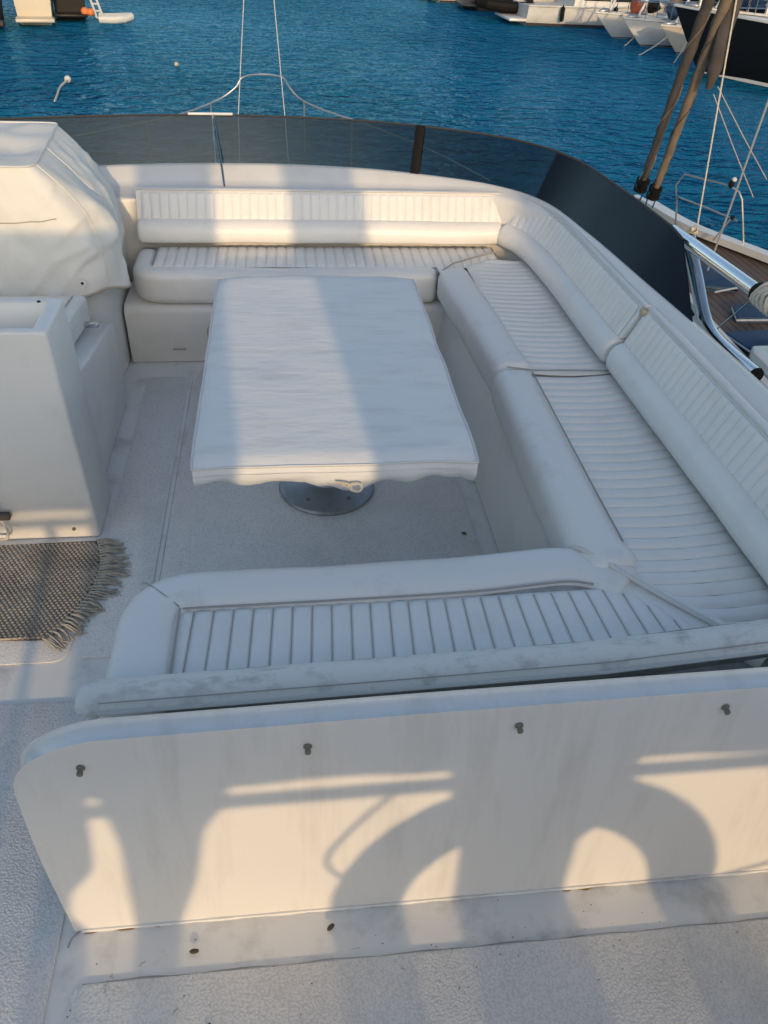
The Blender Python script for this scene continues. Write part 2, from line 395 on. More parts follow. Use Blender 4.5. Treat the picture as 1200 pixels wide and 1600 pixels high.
# ------------------------------------------------------------------ coaming of the flybridge and windscreen
SCR = [(-2.0, 4.0), (-1.6, 4.2), (-.81, 4.42), (-.14, 4.48), (.35, 4.43), (.68, 4.33), (1.05, 4.14), (1.25, 3.86), (1.32, 3.4), (1.365, 2.85), (1.395, 2.47), (1.42, 1.98), (1.45, 1.0), (1.47, 0.0), (1.47, -2.8)]
SCR = crom(SCR, 6)
INN = [(-2.0, 3.9), (-1.6, 4.0), (-.81, 4.075), (-.14, 4.09), (.35, 4.09), (.68, 4.08), (1.02, 4.04), (1.215, 3.78), (1.285, 3.36), (1.30, 2.85), (1.315, 2.47), (1.345, 1.98), (1.37, 1.0), (1.39, 0.0), (1.39, -2.8)]
INN = crom(INN, 6)
mb = MB(); rows = []
for (a, b) in zip(SCR, INN):
    a = Vector(a); b = Vector(b); d = (a - b).normalized()
    o1 = a + d * .022; o2 = a + d * .05; wd_ = (a - b).length; tr_ = min(.062, max(0, .23 * (wd_ - .09)))
    rows.append([(b.x, b.y, .0), (b.x, b.y, .68 - tr_ * .7), (b.x + d.x * .006, b.y + d.y * .006, .698 - tr_ * .7), (b.x + d.x * .022, b.y + d.y * .022, .707 - tr_ * .8),
                 ((a.x + b.x) / 2, (a.y + b.y) / 2, .715 - tr_), (a.x - d.x * .10 * min(1, wd_ / .36), a.y - d.y * .10 * min(1, wd_ / .36), .722 - tr_ * .75), (a.x - d.x * .05 * min(1, wd_ / .36), a.y - d.y * .05 * min(1, wd_ / .36), .726), (a.x, a.y, .728), (o1.x, o1.y, .722), (o2.x, o2.y, .66), (o2.x + d.x * .08, o2.y + d.y * .08, .0), (o2.x + d.x * .1, o2.y + d.y * .1, -.6)])
coam = mb.grid(rows).build('coaming', 'gel', ang=60); tag(coam, 'white moulded coaming curving round behind the bench backrests', 'coaming')
# fore cabin roof and hull of the yacht ahead of the flybridge
fd = thing('foredeck', 'white foredeck of the yacht ahead, dim through the smoked windscreen', 'foredeck', (0, 5, -1.1))
mb = MB(); rows = []
for t in range(13):
    y = 4.2 + 8.3 * t / 12; hb = 2.1 * (1 - max(0, (y - 6.2) / 6.3) ** 1.9) ** .8 if y < 12.4 else .05
    z = -1.62 + .25 * (t / 12) ** 2
    rows.append([(-hb * 1.0 - .03, y, z - 1.6), (-hb, y, z - .1), (-hb + .02, y, z), (0, y, z + .08), (hb - .02, y, z), (hb, y, z - .1), (hb + .03, y, z - 1.6)])
mb.grid(rows).build('hull', 'gel', fd)
mb = MB(); rows = []
for t in range(9):
    y = 4.45 + 3.6 * t / 8; hb = 1.45 * (1 - .5 * (t / 8) ** 2); z = .25 - 1.2 * (t / 8) ** 1.2
    rows.append([(-hb - .1, y, z - .9), (-hb, y, z - .05), (0, y, z + .06), (hb, y, z - .05), (hb + .1, y, z - .9)])
mb.grid(rows).build('cabin_roof', 'gel', fd)

ws = thing('windscreen', 'low smoked acrylic windscreen wrapping round the front of the flybridge', 'windscreen', (0, 4.45, .73))
def scr_len():
    L = [0]
    for i in range(1, len(SCR)): L.append(L[-1] + (Vector(SCR[i]) - Vector(SCR[i - 1])).length)
    return L
SL = scr_len()
def scr_at(s):
    for i in range(1, len(SCR)):
        if SL[i] >= s:
            t = (s - SL[i - 1]) / (SL[i] - SL[i - 1]); a, b = Vector(SCR[i - 1]), Vector(SCR[i]); return a.lerp(b, t), (b - a).normalized()
    return Vector(SCR[-1]), Vector((0, -1))
def s_of(cond):
    for i, p in enumerate(SCR):
        if cond(p): return SL[i]
S0, SA, SB_, SE = .05, s_of(lambda p: p[0] > -.36), s_of(lambda p: p[0] > .66), s_of(lambda p: p[1] < 2.52 and p[0] > 1)
def scr_top(s):
    f = min(1, max(0, (s - SB_) / (SE - SB_))); z = .935 - .02 * f - .048 * f * f
    out = .075 + .065 * f
    e = min(1, max(0, (s - (SE - .46)) / .46))
    return z, out
def pane(s0, s1, name):
    mb = MB(); n = max(6, int((s1 - s0) / .05)); T = .007; rows = []
    for i in range(n + 1):
        s = s0 + (s1 - s0) * i / n; p, t = scr_at(s); nn = Vector((-t.y, t.x)); z, out = scr_top(s)
        # the after end of the starboard pane rakes forward
        sh = 0
        e = max(0, (s - (SE - .5)) / .5)
        p2 = p + nn * out; 
        if e > 0: p2, t2 = scr_at(s - .42 * e); nn2 = Vector((-t2.y, t2.x)); p2 = p2 + nn2 * scr_top(s)[1]
        rows.append([(p.x, p.y, .722), (p2.x, p2.y, z), (p2.x + nn.x * T, p2.y + nn.y * T, z), (p.x + nn.x * T, p.y + nn.y * T, .722)])
    o = len(mb.v); mb.grid(rows, True); m = 4
    mb.f.append((0, 1, 2, 3)); mb.f.append(tuple(n * 4 + k for k in (3, 2, 1, 0)))
    return mb.build(name, 'smoke', ws, ang=30)
pane(S0, SA - .004, 'pane'); pane(SA + .004, SB_ - .012, 'pane'); pane(SB_ + .012, SE, 'pane')
def topedge(s0, s1, r, mat, name, dz=.004):
    pts = []
    n = max(4, int((s1 - s0) / .05))
    for i in range(n + 1):
        s = s0 + (s1 - s0) * i / n; e = max(0, (s - (SE - .5)) / .5); z, out = scr_top(s); p, t = scr_at(s - .42 * e); nn = Vector((-t.y, t.x)); q = p + nn * (out + .0035)
        pts.append((q.x, q.y, z + dz))
    return MB().tube(pts, r, 6).build(name, mat, ws)
topedge(S0, SE - .02, .0055, 'rubber', 'edge_trim')
p, t = scr_at(SA); topedge(SA - .12, SA + .10, .007, 'gel', 'top_cap', .010)
p, t = scr_at(SB_); nn = Vector((-t.y, t.x)); z, out = scr_top(SB_); q = p + nn * out
mb = MB(); wv_ = Vector((t.x, t.y, 0)) * .024
A = Vector((p.x - nn.x * .012, p.y - nn.y * .012, .715)); B = Vector((q.x - nn.x * .012, q.y - nn.y * .012, z + .008)); D = Vector((nn.x, nn.y, 0)) * .03
mb.add([A - wv_, A + wv_, B + wv_, B - wv_, A - wv_ + D, A + wv_ + D, B + wv_ + D, B - wv_ + D], [(0, 1, 2, 3), (7, 6, 5, 4), (0, 4, 5, 1), (1, 5, 6, 2), (2, 6, 7, 3), (3, 7, 4, 0)]).build('joint_strip', 'black', ws, bevel=.003)
p, t = scr_at(SA)
MB().tube([(p.x + .06, p.y - .36, .71), (p.x + .035, p.y - .17, .83), (p.x + .0, p.y + .055, .945)], .0045, 6).build('stay_rod', 'steel', ws)

# stainless hand rail at the end of the windscreen
gr = thing('hand_rail', 'bent stainless tube handrail at the after end of the smoked windscreen', 'handrail', (1.55, 2.6, .7))
MB().tube([(1.545, 3.08, .845), (1.535, 2.75, .865), (1.53, 2.42, .88), (1.535, 2.05, .895), (1.54, 1.5, .91)], .025, 12).build('upper_tube', 'steel', gr)
MB().tube(crom([(1.57, 2.98, .85), (1.57, 2.93, .805), (1.565, 2.83, .745), (1.56, 2.70, .66), (1.555, 2.60, .628), (1.55, 2.45, .628), (1.545, 2.24, .645)], 6), .026, 12, caps=False).build('lower_tube', 'steel', gr)
MB().tube([(1.545, 2.25, .644), (1.545, 2.236, .6455)], .0255, 12).build('end_plug', 'black', gr)
mb = MB(); mb.tube([(1.53, 2.36, .884), (1.53, 2.31, .886)], .033, 12); mb.build('tube_clamp', 'black', gr)
mb = MB()
for k in range(5):
    y0 = 2.33 - .02 * k
    mb.tube([(1.53 + .034 * math.cos(a), y0 + .01 * math.sin(a * 2 + k), .887 + .036 * math.sin(a)) for a in [2 * math.pi * j / 12 for j in range(13)]], .007, 6)
mb.tube(crom([(1.55, 2.28, .85), (1.57, 2.24, .80), (1.55, 2.18, .82), (1.535, 2.22, .87)], 5), .007, 6)
lash = mb.build('rope_lashing', 'rope'); tag(lash, 'tan rope lashing wound round the stainless handrail at right edge', 'rope')
MB().tube([(1.48, 2.72, .70), (1.515, 2.69, .655)], .01, 8).build('foot_bracket', 'black', gr)

# bow pulpit and the slim poles standing on the bow
bp = thing('bow_rail', 'thin stainless bow rail standing on the foredeck beyond the windscreen', 'rail', (0, 11.5, -.9))
pts = crom([(-3.2, 9.2, -.44), (-2.2, 10.8, -.52), (-1.35, 11.6, -.48), (-.85, 11.95, -.36), (-.60, 12.05, -.22), (-.49, 12.1, -.10), (-.23, 12.2, -.075), (.03, 12.15, -.10), (.12, 12.05, -.20), (.28, 11.95, -.33), (.60, 11.75, -.42), (1.1, 11.4, -.50), (1.8, 10.6, -.60), (2.3, 9.2, -.6)], 5)
MB().tube(pts, .012, 6).build('top_rail', 'dullsteel', bp)
for x, y, z in [(-.93, 11.9, -.38), (.31, 11.93, -.34), (.93, 11.52, -.47), (-1.7, 11.3, -.49)]:
    MB().tube([(x, y, z), (x, y, -1.45)], .013, 6).build('stanchion', 'dullsteel', bp)
mb = MB().tube([(-.57, 11, -1.45), (-.53, 11, -.34), (-.385, 11, .88), (-.2, 11, 2.4)], .0055, 6).build('signal_pole', 'greyrub'); tag(mb, 'slim pale pole at the bow, left one of the pair', 'pole', 'poles on the bow')
mb = MB().tube([(.10, 11, -1.45), (.045, 11, -.36), (-.04, 11, .88), (-.15, 11, 2.4)], .0055, 6).build('signal_pole', 'greyrub'); tag(mb, 'slim pale pole at the bow, right one of the pair', 'pole', 'poles on the bow')

# ------------------------------------------------------------------ settee base
st = thing('settee_base', 'white moulded locker base carrying the U shaped settee', 'settee', (.5, 2.6, 0))
MB().prism_axis([(3.655, .0), (3.64, .27), (3.655, .292), (3.69, .300), (4.06, .300), (4.06, .0)], -.765, 1.2, 'X').build('front_locker', 'gel', st, bevel=.012)
MB().prism_axis([(.725, .001), (.765, .30), (.785, .328), (.81, .334), (1.28, .334), (1.28, .001)], 1.2, 3.66, 'Y').build('side_locker', 'gel', st, bevel=.008)
MB().prism_axis([(1.54, .002), (1.55, .31), (1.53, .333), (1.02, .333), (1.02, .002)], -.33, 1.27, 'X').build('rear_locker', 'gel', st, bevel=.012)
mb = MB(); mb.lathe([(0, 0), (.055, 0), (.055, .008), (.05, .012), (.0, .012)], n=20)
mb.v = [(x - .335, 3.643 - z, y + .165) for x, y, z in mb.v]; mb.build('vent_cover', 'beige', st)
MB().box(-.56, -.50, 3.638, 3.645, .075, .08).build('scuff', 'stitch', st)

# ------------------------------------------------------------------ cushions
PITCH = .0475
def ch(root, P, puff=.012, nv=6, mat='vinyl', wob=.003, endp=8, base=.005, dent=0.0): return channel_mesh(P, puff, 8, nv, endp, wob, base, dent).build('channel', mat, root, ang=80)
UP = Vector((0, 0, 1))
# --- aft bench cushion
def mitre_aft(x): return 1.63 - (x - .70) * 1.12
ac = thing('rear_seat_cushion', 'long off white ribbed seat cushion along the low bulkhead', 'seat cushion', (.2, 1.35, .335))
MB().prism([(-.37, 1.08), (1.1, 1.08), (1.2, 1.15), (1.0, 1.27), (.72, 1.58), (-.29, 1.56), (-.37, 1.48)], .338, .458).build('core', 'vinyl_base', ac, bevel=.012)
pth = rpoly([(-.355, 1.10), (-.355, 1.495), (.10, 1.50), (.45, 1.512), (.70, 1.54), (.79, 1.52), (.86, 1.45)], .12, 6)
pth = [pth[0]] + dense(pth, .05)[1:]
prof = rrect(-.075, .075, .34, .487, .045, 4)
bol = MB().sweep(pth, prof, cap=.02).jitter(.004, 5).build('front_bolster', 'vinyl_smudge', ac, ang=70)
def stitchline(pts, r=.0022, mat='stitch', parent=None, name='seam'): return MB().tube(pts, r, 5).build(name, mat, parent)
# aft roll, standing above the bulkhead
pth = dense([(-.455, 1.15, -.012), (-.2, 1.152, -.006), (.2, 1.155, .004), (.65, 1.158, .018), (1.0, 1.165, .045), (1.32, 1.18, .075)], .05)
prof = [(.077, .545), (.071, .556), (.05, .566), (.02, .565), (-.01, .550), (-.032, .522), (-.044, .485), (-.03, .45), (.02, .45), (.035, .50), (.058, .535)]
rb = MB().sweep(pth, prof, cap=.03).jitter(.003, 6, 3).build('rear_bolster', 'vinyl_dirty', ac, ang=75)
MB().tube([(x, y - .078, .546 + z) for x, y, z in pth[1:-1]], .0045, 6).build('piping', 'piping', rb)
MB().tube([(x, y - .066, .563 + z) for x, y, z in pth[1:-1]], .0014, 5).build('seam', 'stitch', rb)
MB().tube([(x, y + .034, .520 + z) for x, y, z in pth[3:-6]], .0022, 5).build('seam', 'stitch', rb)
x = -.282; k = 0
while x < 1.10 and mitre_aft(x) > 1.20:
    x1 = x + PITCH * (.7 if k == 0 else 1)
    def P(u, v, x=x, x1=x1):
        X = x + (x1 - x) * u; y0 = 1.180; y1 = min(1.432 + .02 * max(0, X - .3), mitre_aft(X) - .012)
        sk = .016 * (v - .5) * max(0, X - .3) * -4 + 0
        return Vector((X - .012 * (1 - v) + sk, y0 + (max(y1, y0 + .01) - y0) * v, .468)), UP
    ch(ac, P, .010, 7, 'vinyl', .0015, 14, .006, .0028 if x > .05 else 0)
    if k:
        q0, q1 = P(0, .03)[0], P(0, .97)[0]; MB().tube([q0 + UP * -.002, (q0 + q1) / 2 + UP * -.001, q1 + UP * -.002], .0007, 4).build('seam', 'stitch', ac)
    x = x1; k += 1
stitchline([(-.283, 1.17, .478), (-.281, 1.42, .481)], .003, parent=ac)
stitchline(crom([(-.28, 1.426, .474), (.1, 1.43, .475), (.45, 1.438, .476), (.68, 1.458, .477), (.76, 1.45, .472)], 6), .003, parent=ac)
stitchline(crom([(-.283, 1.424, .484), (-.33, 1.47, .489), (-.368, 1.512, .482), (-.385, 1.53, .468)], 4), .0022, parent=ac)
# --- starboard seat cushions
def stbd(name, label, y0, y1, rollp, x0f, fwd, rollw):
    root = thing(name, label, 'seat cushion', (1.0, (y0 + y1) / 2, .335), group='starboard seat cushions')
    if fwd: core = [(.80, y0 + .01), (1.27, y0 + .01), (1.27, 3.80), (1.08, 3.80), (.80, 3.60)]
    else: core = [(.80, 1.56), (1.0, 1.30), (1.27, 1.22), (1.27, y1 - .01), (.80, y1 - .01)]
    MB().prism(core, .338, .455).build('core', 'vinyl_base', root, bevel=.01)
    prof = rrect(-rollw / 2, rollw / 2, .34, .505, .05, 5)
    MB().sweep(rollp, prof, cap=.03).jitter(.005, 4, y0).build('front_bolster', 'vinyl_smudge', root, ang=70)
    n = int(round((y1 - y0) / PITCH))
    for i in range(n):
        a = y0 + (y1 - y0) * i / n; b = y0 + (y1 - y0) * (i + 1) / n; j1, j2 = 0, 0
        def P(u, v, a=a, b=b, j1=j1, j2=j2):
            Y = a + (b - a) * u; xs = x0f(Y); xe = 1.235
            sag = -.012 * math.sin(math.pi * min(1, max(0, v)))
            return Vector((xs + (xe - xs) * v, Y + j1 + j2 * v + (.012 * (v - .5) if not fwd else -.01 * (v - .5)), .470 + sag)), UP
        ch(root, P, .0105, 7, 'vinyl', .003, 14)
    return root
r1 = stbd('side_seat_cushion', 'ribbed side seat cushion nearest the bulkhead, between table and right backrest', 1.215, 2.59,
     dense([(.822, 2.592), (.815, 2.2), (.812, 1.85), (.815, 1.62), (.845, 1.50)], .06),
     lambda Y: max(.885, min(1.2, .70 + (1.63 - Y) / 1.12 + .012)), False, .155)
r2 = stbd('side_seat_cushion', 'ribbed side seat cushion at the forward right corner of the settee', 2.61, 3.80,
     dense([(.775, 3.60), (.79, 3.35), (.815, 3.0), (.835, 2.612)], .06),
     lambda Y: max(.872 + .02 * (3 - Y), .75 + (Y - 3.62) / .72 + .012), True, .15)
stitchline(crom([(.892, 2.58, .488), (.89, 2.2, .487), (.888, 1.8, .487), (.89, 1.6, .485)], 5), .003, parent=r1)
stitchline(crom([(.735, 1.61, .40), (.745, 1.59, .475), (.78, 1.545, .492), (.86, 1.455, .484), (.93, 1.375, .48), (1.0, 1.296, .478), (1.07, 1.22, .478)], 5), .008, 'piping', r1, 'piping')
MB().sweep([(.76, 1.56), (.86, 1.45), (.93, 1.372), (1.0, 1.294), (1.10, 1.18)], rrect(-.045, .045, .40, .471, .012)).build('corner_gusset', 'vinyl', r1)
stitchline([(.80, 2.60, .50), (.9, 2.602, .484), (1.22, 2.60, .478)], .003, parent=r1)
# --- front seat cushion
fc = thing('front_seat_cushion', 'cream seat cushion of the bench facing aft below the windscreen', 'seat cushion', (.1, 3.8, .335))
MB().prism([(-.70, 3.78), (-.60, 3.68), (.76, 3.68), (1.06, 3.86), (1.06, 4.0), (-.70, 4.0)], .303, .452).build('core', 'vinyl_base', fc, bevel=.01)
pth = rpoly([(-.648, 3.97), (-.648, 3.70), (.0, 3.70), (.715, 3.70)], .08, 6); pth = [pth[0]] + dense(pth, .06)[1:]
MB().sweep(pth, rrect(-.035, .068, .301, .462, .042, 5), cap=.03).jitter(.005, 4, 9).build('front_bolster', 'vinyl', fc, ang=70)
x = -.618
while x < 1.04:
    def P(u, v, x=x):
        X = x + PITCH * u; y0 = 3.718 if X < .72 else min(3.95, 3.63 + max(0, X - .75) * .72)
        return Vector((X, y0 + (3.985 - y0) * v, .461)), UP
    ch(fc, P, .010, 5, 'vinyl', .002, 14); x += PITCH
stitchline([(-.616, 3.73, .466), (-.612, 3.96, .466)], .003, parent=fc)
stitchline([(.73, 3.64, .40), (.74, 3.66, .465), (.80, 3.71, .48), (.93, 3.80, .48), (1.07, 3.885, .48)], .004, parent=fc)

# --- backrests: lower smooth roll, ribbed upper panel
def backrest(name, label, path, zt, capl=.02, jit=0):
    root = thing(name, label, 'backrest', (path[0][0], path[0][1], .48), group='settee backrests')
    path = dense(path, .05)
    lo = [(.0, .485), (.026, .486), (.040, .498), (.043, .525), (.037, .555), (.022, .579), (.0, .591), (-.05, .59), (-.07, .55), (-.07, .49)]
    MB().sweep(path, lo, cap=capl).jitter(.003, 5, jit).build('lower_roll', 'vinyl', root, ang=75)
    up = [(-.012, .585), (-.070, zt - .012), (-.078, zt), (-.092, zt + .006), (-.108, zt), (-.112, zt - .02), (-.108, .585)]
    MB().sweep(path, up, cap=.012).build('upper_pad', 'vinyl_smudge', root, ang=60)
    P3 = [Vector(p) for p in path]; L = [0]
    for i in range(1, len(P3)): L.append(L[-1] + (P3[i] - P3[i - 1]).length)
    def at(s):
        s = min(max(s, 0), L[-1])
        for i in range(1, len(P3)):
            if L[i] >= s - 1e-9:
                t = (s - L[i - 1]) / (L[i] - L[i - 1]); d = (P3[i] - P3[i - 1]).normalized(); return P3[i - 1].lerp(P3[i], t), Vector((d.y, -d.x))
    n = int((L[-1] - .05) / .042)
    for i in range(n):
        a = .025 + (L[-1] - .05) * i / n; b = .025 + (L[-1] - .05) * (i + 1) / n
        def P(u, v, a=a, b=b):
            p, nn = at(a + (b - a) * u); off = -.012 + (-.070 + .012) * (-.02 + 1.0 * v); z = .587 + (zt - .010 - .587) * v
            h = Vector((nn.x, nn.y, .3)).normalized()
            return Vector((p.x + nn.x * off, p.y + nn.y * off, z)), h
        ch(root, P, .0062, 4, 'vinyl', .0008, 40, .0)
    pts = []
    for i in range(len(P3)):
        p, nn = at(L[i]); pts.append((p.x + nn.x * -.074, p.y + nn.y * -.074, zt + .001))
    MB().tube(pts, .0045, 6).build('piping', 'piping', root)
    return root
backrest('front_back_cushion', 'long cream backrest with ribbed upper half along the front bench', [(-.705, 3.985), (.2, 3.985), (1.085, 3.975)], .708)
cor = crom([(1.09, 3.955), (1.15, 3.83), (1.185, 3.66), (1.20, 3.45), (1.205, 3.1), (1.215, 2.64)], 5)
backrest('corner_back_cushion', 'curved ribbed backrest wrapping the forward right corner of the settee', cor, .715, jit=3)
backrest('side_back_cushion', 'straight ribbed backrest along the right side, nearest the camera', [(1.218, 2.615), (1.228, 2.0), (1.238, 1.4), (1.245, 1.0)], .722, jit=7)
MB().box(1.27, 1.325, 2.60, 2.635, .695, .716).build('backrest_clip', 'beige', None, bevel=.006)
tag(bpy.data.objects['backrest_clip'], 'small cream end cap on the coaming between two right hand backrests', 'cap')

# ------------------------------------------------------------------ low bulkhead behind the rear bench
bh = thing('bulkhead', 'low white moulded bulkhead with four screw caps behind the rear bench', 'bulkhead', (.4, .95, 0))
out = rpoly([(-.505, .003), (-.525, .30), (-.53, .545), (-.42, .607), (.2, .625), (1.42, .652), (1.42, .003)], .075, 6)
mb = MB(); n = len(out)
def lean(z): return .045 * max(0, (z) / .7) ** 1.3
vsA = [(x, .905 + lean(z), z) for x, z in out]; vsB = [(x, .955 + lean(z), z) for x, z in out]
mb.add(vsA + vsB, [tuple(range(n)), tuple(range(2 * n - 1, n - 1, -1))] + [(i, (i + 1) % n, (i + 1) % n + n, i + n) for i in range(n)])
mb.build('panel', 'gel_streak', bh, bevel=.011, seg=3, ang=50)
MB().tube([(-.50 + .05 * i, .9035, .004) for i in range(39)], [.0045 + .0012 * math.sin(i * 2.3) for i in range(39)], 6).build('sealant_bead', 'gel_dirty', bh)
for x, z in [(-.41, .55), (.01, .568), (.42, .588), (.84, .603)]:
    mb = MB(); mb.lathe([(0, 0), (.0105, 0), (.0105, .002), (.0085, .003), (.0065, .005), (.0065, .010), (.0075, .011), (.0075, .016), (.004, .018), (0, .018)], n=14)
    yy = .905 + lean(z)
    mb.v = [(vx * .8 + x, yy - vz * .85, vy * .8 + z - .2 * vz) for vx, vy, vz in mb.v]; mb.build('screw_cap', 'screw', bh)
streak([(-.50 + .012 * i, .902 - .003 * math.sin(i)) for i in range(15)], .006, 'rust', bh, .0018, 'rust_stain')
streak([(-.505, .905), (-.52, .89), (-.525, .87)], .006, 'stitch', bh, .0018, 'rust_stain')
streak([(-.22 + .02 * i, .903) for i in range(8)], .003, 'rust', bh, .0018, 'rust_stain')
streak([(.6 + .015 * i, .9 - .003 * math.sin(i * 2)) for i in range(7)], .005, 'rust', bh, .0018, 'rust_stain')
for i, (x, y) in enumerate([(-.25, .835), (-.21, .68), (.62, 2.24), (.05, .86)]):
    mb = MB(); a = i * 1.3
    L_, W_ = (.011, .006)
    mb.ball((0, 0, 0), (L_, W_, .003), 6); mb.v = [(x + px * math.cos(a) - py * math.sin(a), y + px * math.sin(a) + py * math.cos(a), .0085 + pz) for px, py, pz in mb.v]
    o = mb.build('dry_leaf', 'leaf'); tag(o, ['tiny dark leaf scrap at the foot of the bulkhead', 'tiny dark leaf scrap on the deck in the foreground', 'tiny leaf scrap on the deck right of the table base', 'smallest dark scrap on deck against the bulkhead foot'][i], 'leaf', 'scraps on deck')

# ------------------------------------------------------------------ table and its cover
tb = thing('table', 'pedestal table with round grey metal base under the canvas cover', 'table', (.13, 2.5, 0))
MB().lathe([(0, .0055), (.186, .0055), (.188, .012), (.184, .022), (.170, .028), (.165, .029), (.10, .034), (.06, .045), (.052, .06), (.052, .60), (.0, .60)], (.13, 2.56, 0), 40).build('pedestal', 'dullsteel', tb, ang=30)
for a in (235, 305, 20, 90, 160):
    MB().lathe([(0, 0), (.008, 0), (.008, .004), (0, .006)], (.13 + .135 * math.cos(R(a)), 2.56 + .135 * math.sin(R(a)), .031), 10).build('bolt', 'screw', tb)
MB().box(-.245, .485, 1.825, 3.11, .60, .63).build('tabletop', 'gel', tb, bevel=.01)
tc = thing('table_cover', 'grey white canvas cover tied over the table', 'cover', (.12, 2.46, .65))
mb = MB(); nx, ny = 44, 64; rows = []
X0, X1, Y0, Y1 = -.268, .508, 1.795, 3.135
def top(u, v):
    x = X0 + (X1 - X0) * u; y = Y0 + (Y1 - Y0) * v
    q = Vector((x * 5, y * 5, 0)); x += .0035 * noise.noise(Vector((y * 5, u * 2, 1))) * abs(2 * u - 1) ** 3; y += .005 * noise.noise(Vector((x * 7, v * 2, 6))) * abs(2 * v - 1) ** 3; z = .648 + .005 * noise.noise(q) + .0016 * noise.noise(Vector((x * 9, y * 38, 3)))  + .004 * noise.noise(Vector((x * 2.2, y * 3, 8)))
    z += -.006 * (1 - abs(2 * u - 1)) ** .5 * 0 + .004 * (abs(2 * u - 1) ** 6)
    e = min(u, 1 - u) * (X1 - X0); f = min(v, 1 - v) * (Y1 - Y0); d = min(e, f)
    z -= .016 * max(0, 1 - d / .05) ** 2 + (.010 * math.exp(-(e ** 2 + f ** 2) / .004))
    return Vector((x, y, z))
rows = [[top(i / nx, j / ny) for i in range(nx + 1)] for j in range(ny + 1)]
MB().grid(rows).build('top_panel', 'canvas', tc, ang=80)
# skirt with gathers
per = []
for i in range(nx + 1): per.append((top(i / nx, 0), Vector((0, -1, 0)), i / nx, 'f'))
for j in range(1, ny + 1): per.append((top(1, j / ny), Vector((1, 0, 0)), j / ny, 's'))
for i in range(nx - 1, -1, -1): per.append((top(i / nx, 1), Vector((0, 1, 0)), i / nx, 'b'))
for j in range(ny - 1, 0, -1): per.append((top(0, j / ny), Vector((-1, 0, 0)), j / ny, 's'))
rows = []
for k in range(7):
    t = k / 6; row = []
    for p, n, c, sd2 in per:
        wv1 = noise.noise(Vector((p.x * 11 + t * 1.5 * (1 if c < .5 else -1), p.y * 11, t * 1.2))); wv2 = noise.noise(Vector((p.x * 40, p.y * 40, t * 3 + 5)))
        drop = (.068 + .016 * noise.noise(Vector((p.x * 7, p.y * 7, 2))) + (.022 * math.exp(-((c - .52) / .16) ** 2) if sd2 == 'f' else 0)) * t
        gth = math.sin(c * 46 + 5 * noise.noise(Vector((p.x * 4, p.y * 4, 1)))) * (.35 + .65 * abs(noise.noise(Vector((p.x * 5, p.y * 5, 7))) * 2)) if sd2 == 'f' else 0
        o = .005 * math.sin(math.pi * t) + t * (.012 * wv1 + .004 * wv2) + t * t * .010 * gth - t ** 3 * .020
        row.append(p + n * o + Vector((0, 0, -drop)))
    rows.append(row)
sk = MB().grid(rows, True).build('skirt', 'canvas', tc, ang=80)
MB().tube([p + n * .002 + Vector((0, 0, .001)) for p, n, c, s_ in per] + [per[0][0]], .0036, 5).build('piping', 'piping', tc)
MB().tube([p + n * .006 + Vector((0, 0, -.020)) for p, n, c, s_ in per[:nx + 1]], .0009, 4).build('seam', 'piping', sk)
mb = MB(); c0 = Vector((.145, 1.782, .575))
mb.tube(crom([c0 + Vector(d) for d in [(-.02, 0, .005), (0, -.006, -.005), (.025, -.012, -.018), (.04, -.01, -.012), (.036, -.006, .002), (.015, -.006, .004), (0, -.01, -.004)]], 5), .0036, 6)
mb.tube(crom([c0 + Vector(d) for d in [(-.03, .002, .006), (-.01, -.006, .008), (.01, -.008, .0), (.014, -.01, -.018)]], 5), .0032, 6)
mb.build('drawstring', 'rope', tc)

# ------------------------------------------------------------------ port side: cabinet, helm seat, helm cover
cb = thing('wet_bar_cabinet', 'tall white moulded cabinet with an open sink tray on top', 'cabinet', (-.95, 2.4, 0))
def cab_x(z): return -.69 - .035 * z
mb = MB()
pr = [(2.30, .001), (2.305, .79), (2.56, .79), (2.56, .001)]
mb.add([(-1.5, y, z) for y, z in pr] + [(cab_x(z), y, z) for y, z in pr], [(0, 1, 2, 3), (4, 7, 6, 5), (0, 4, 5, 1), (2, 6, 7, 3), (0, 3, 7, 4)])
# top rim around the open tray
rim = [(-1.5, 2.305), (cab_x(.79), 2.305), (cab_x(.79), 2.56), (-1.5, 2.56)]; hole = [(-1.43, 2.338), (-.765, 2.338), (-.765, 2.535), (-1.43, 2.535)]
mb.add([(x, y, .79) for x, y in rim] + [(x, y, .79) for x, y in hole] + [(x * .985 - .012, y * 1 + (.012 if y < 2.4 else -.012), .69) for x, y in hole],
       [(0, 1, 5, 4), (1, 2, 6, 5), (2, 3, 7, 6), (3, 0, 4, 7), (4, 5, 9, 8), (5, 6, 10, 9), (6, 7, 11, 10), (7, 4, 8, 11), (8, 9, 10, 11)])
mb.build('body', 'gel', cb, bevel=.014, seg=3, ang=60)
mb = MB(); mb.lathe([(0, 0), (.006, 0), (.006, .003), (0, .004)], (-.785, 2.52, .792), 8); mb.build('screw', 'black', cb)
mb = MB(); mb.lathe([(0, 0), (.007, 0), (.006, .005), (0, .006)], n=10); mb.v = [(x - .775, 2.3 - z, y + .045) for x, y, z in mb.v]; mb.build('screw', 'screw', cb)
mb = MB(); mb.box(-1.42, -.80, 2.40, 2.405, .70, .735); mb.build('tray_divider', 'gel', cb)
hs = thing('helm_bench', 'low white helm seat with a padded cushion behind the cabinet', 'seat', (-.95, 2.9, 0))
mb = MB().prism_axis([(2.565, .001), (2.565, .50), (2.75, .47), (3.24, .40), (3.28, .38), (3.30, .001)], -1.5, -.735, 'X'); mb.build('seat_base', 'gel', hs, bevel=.014, seg=3)
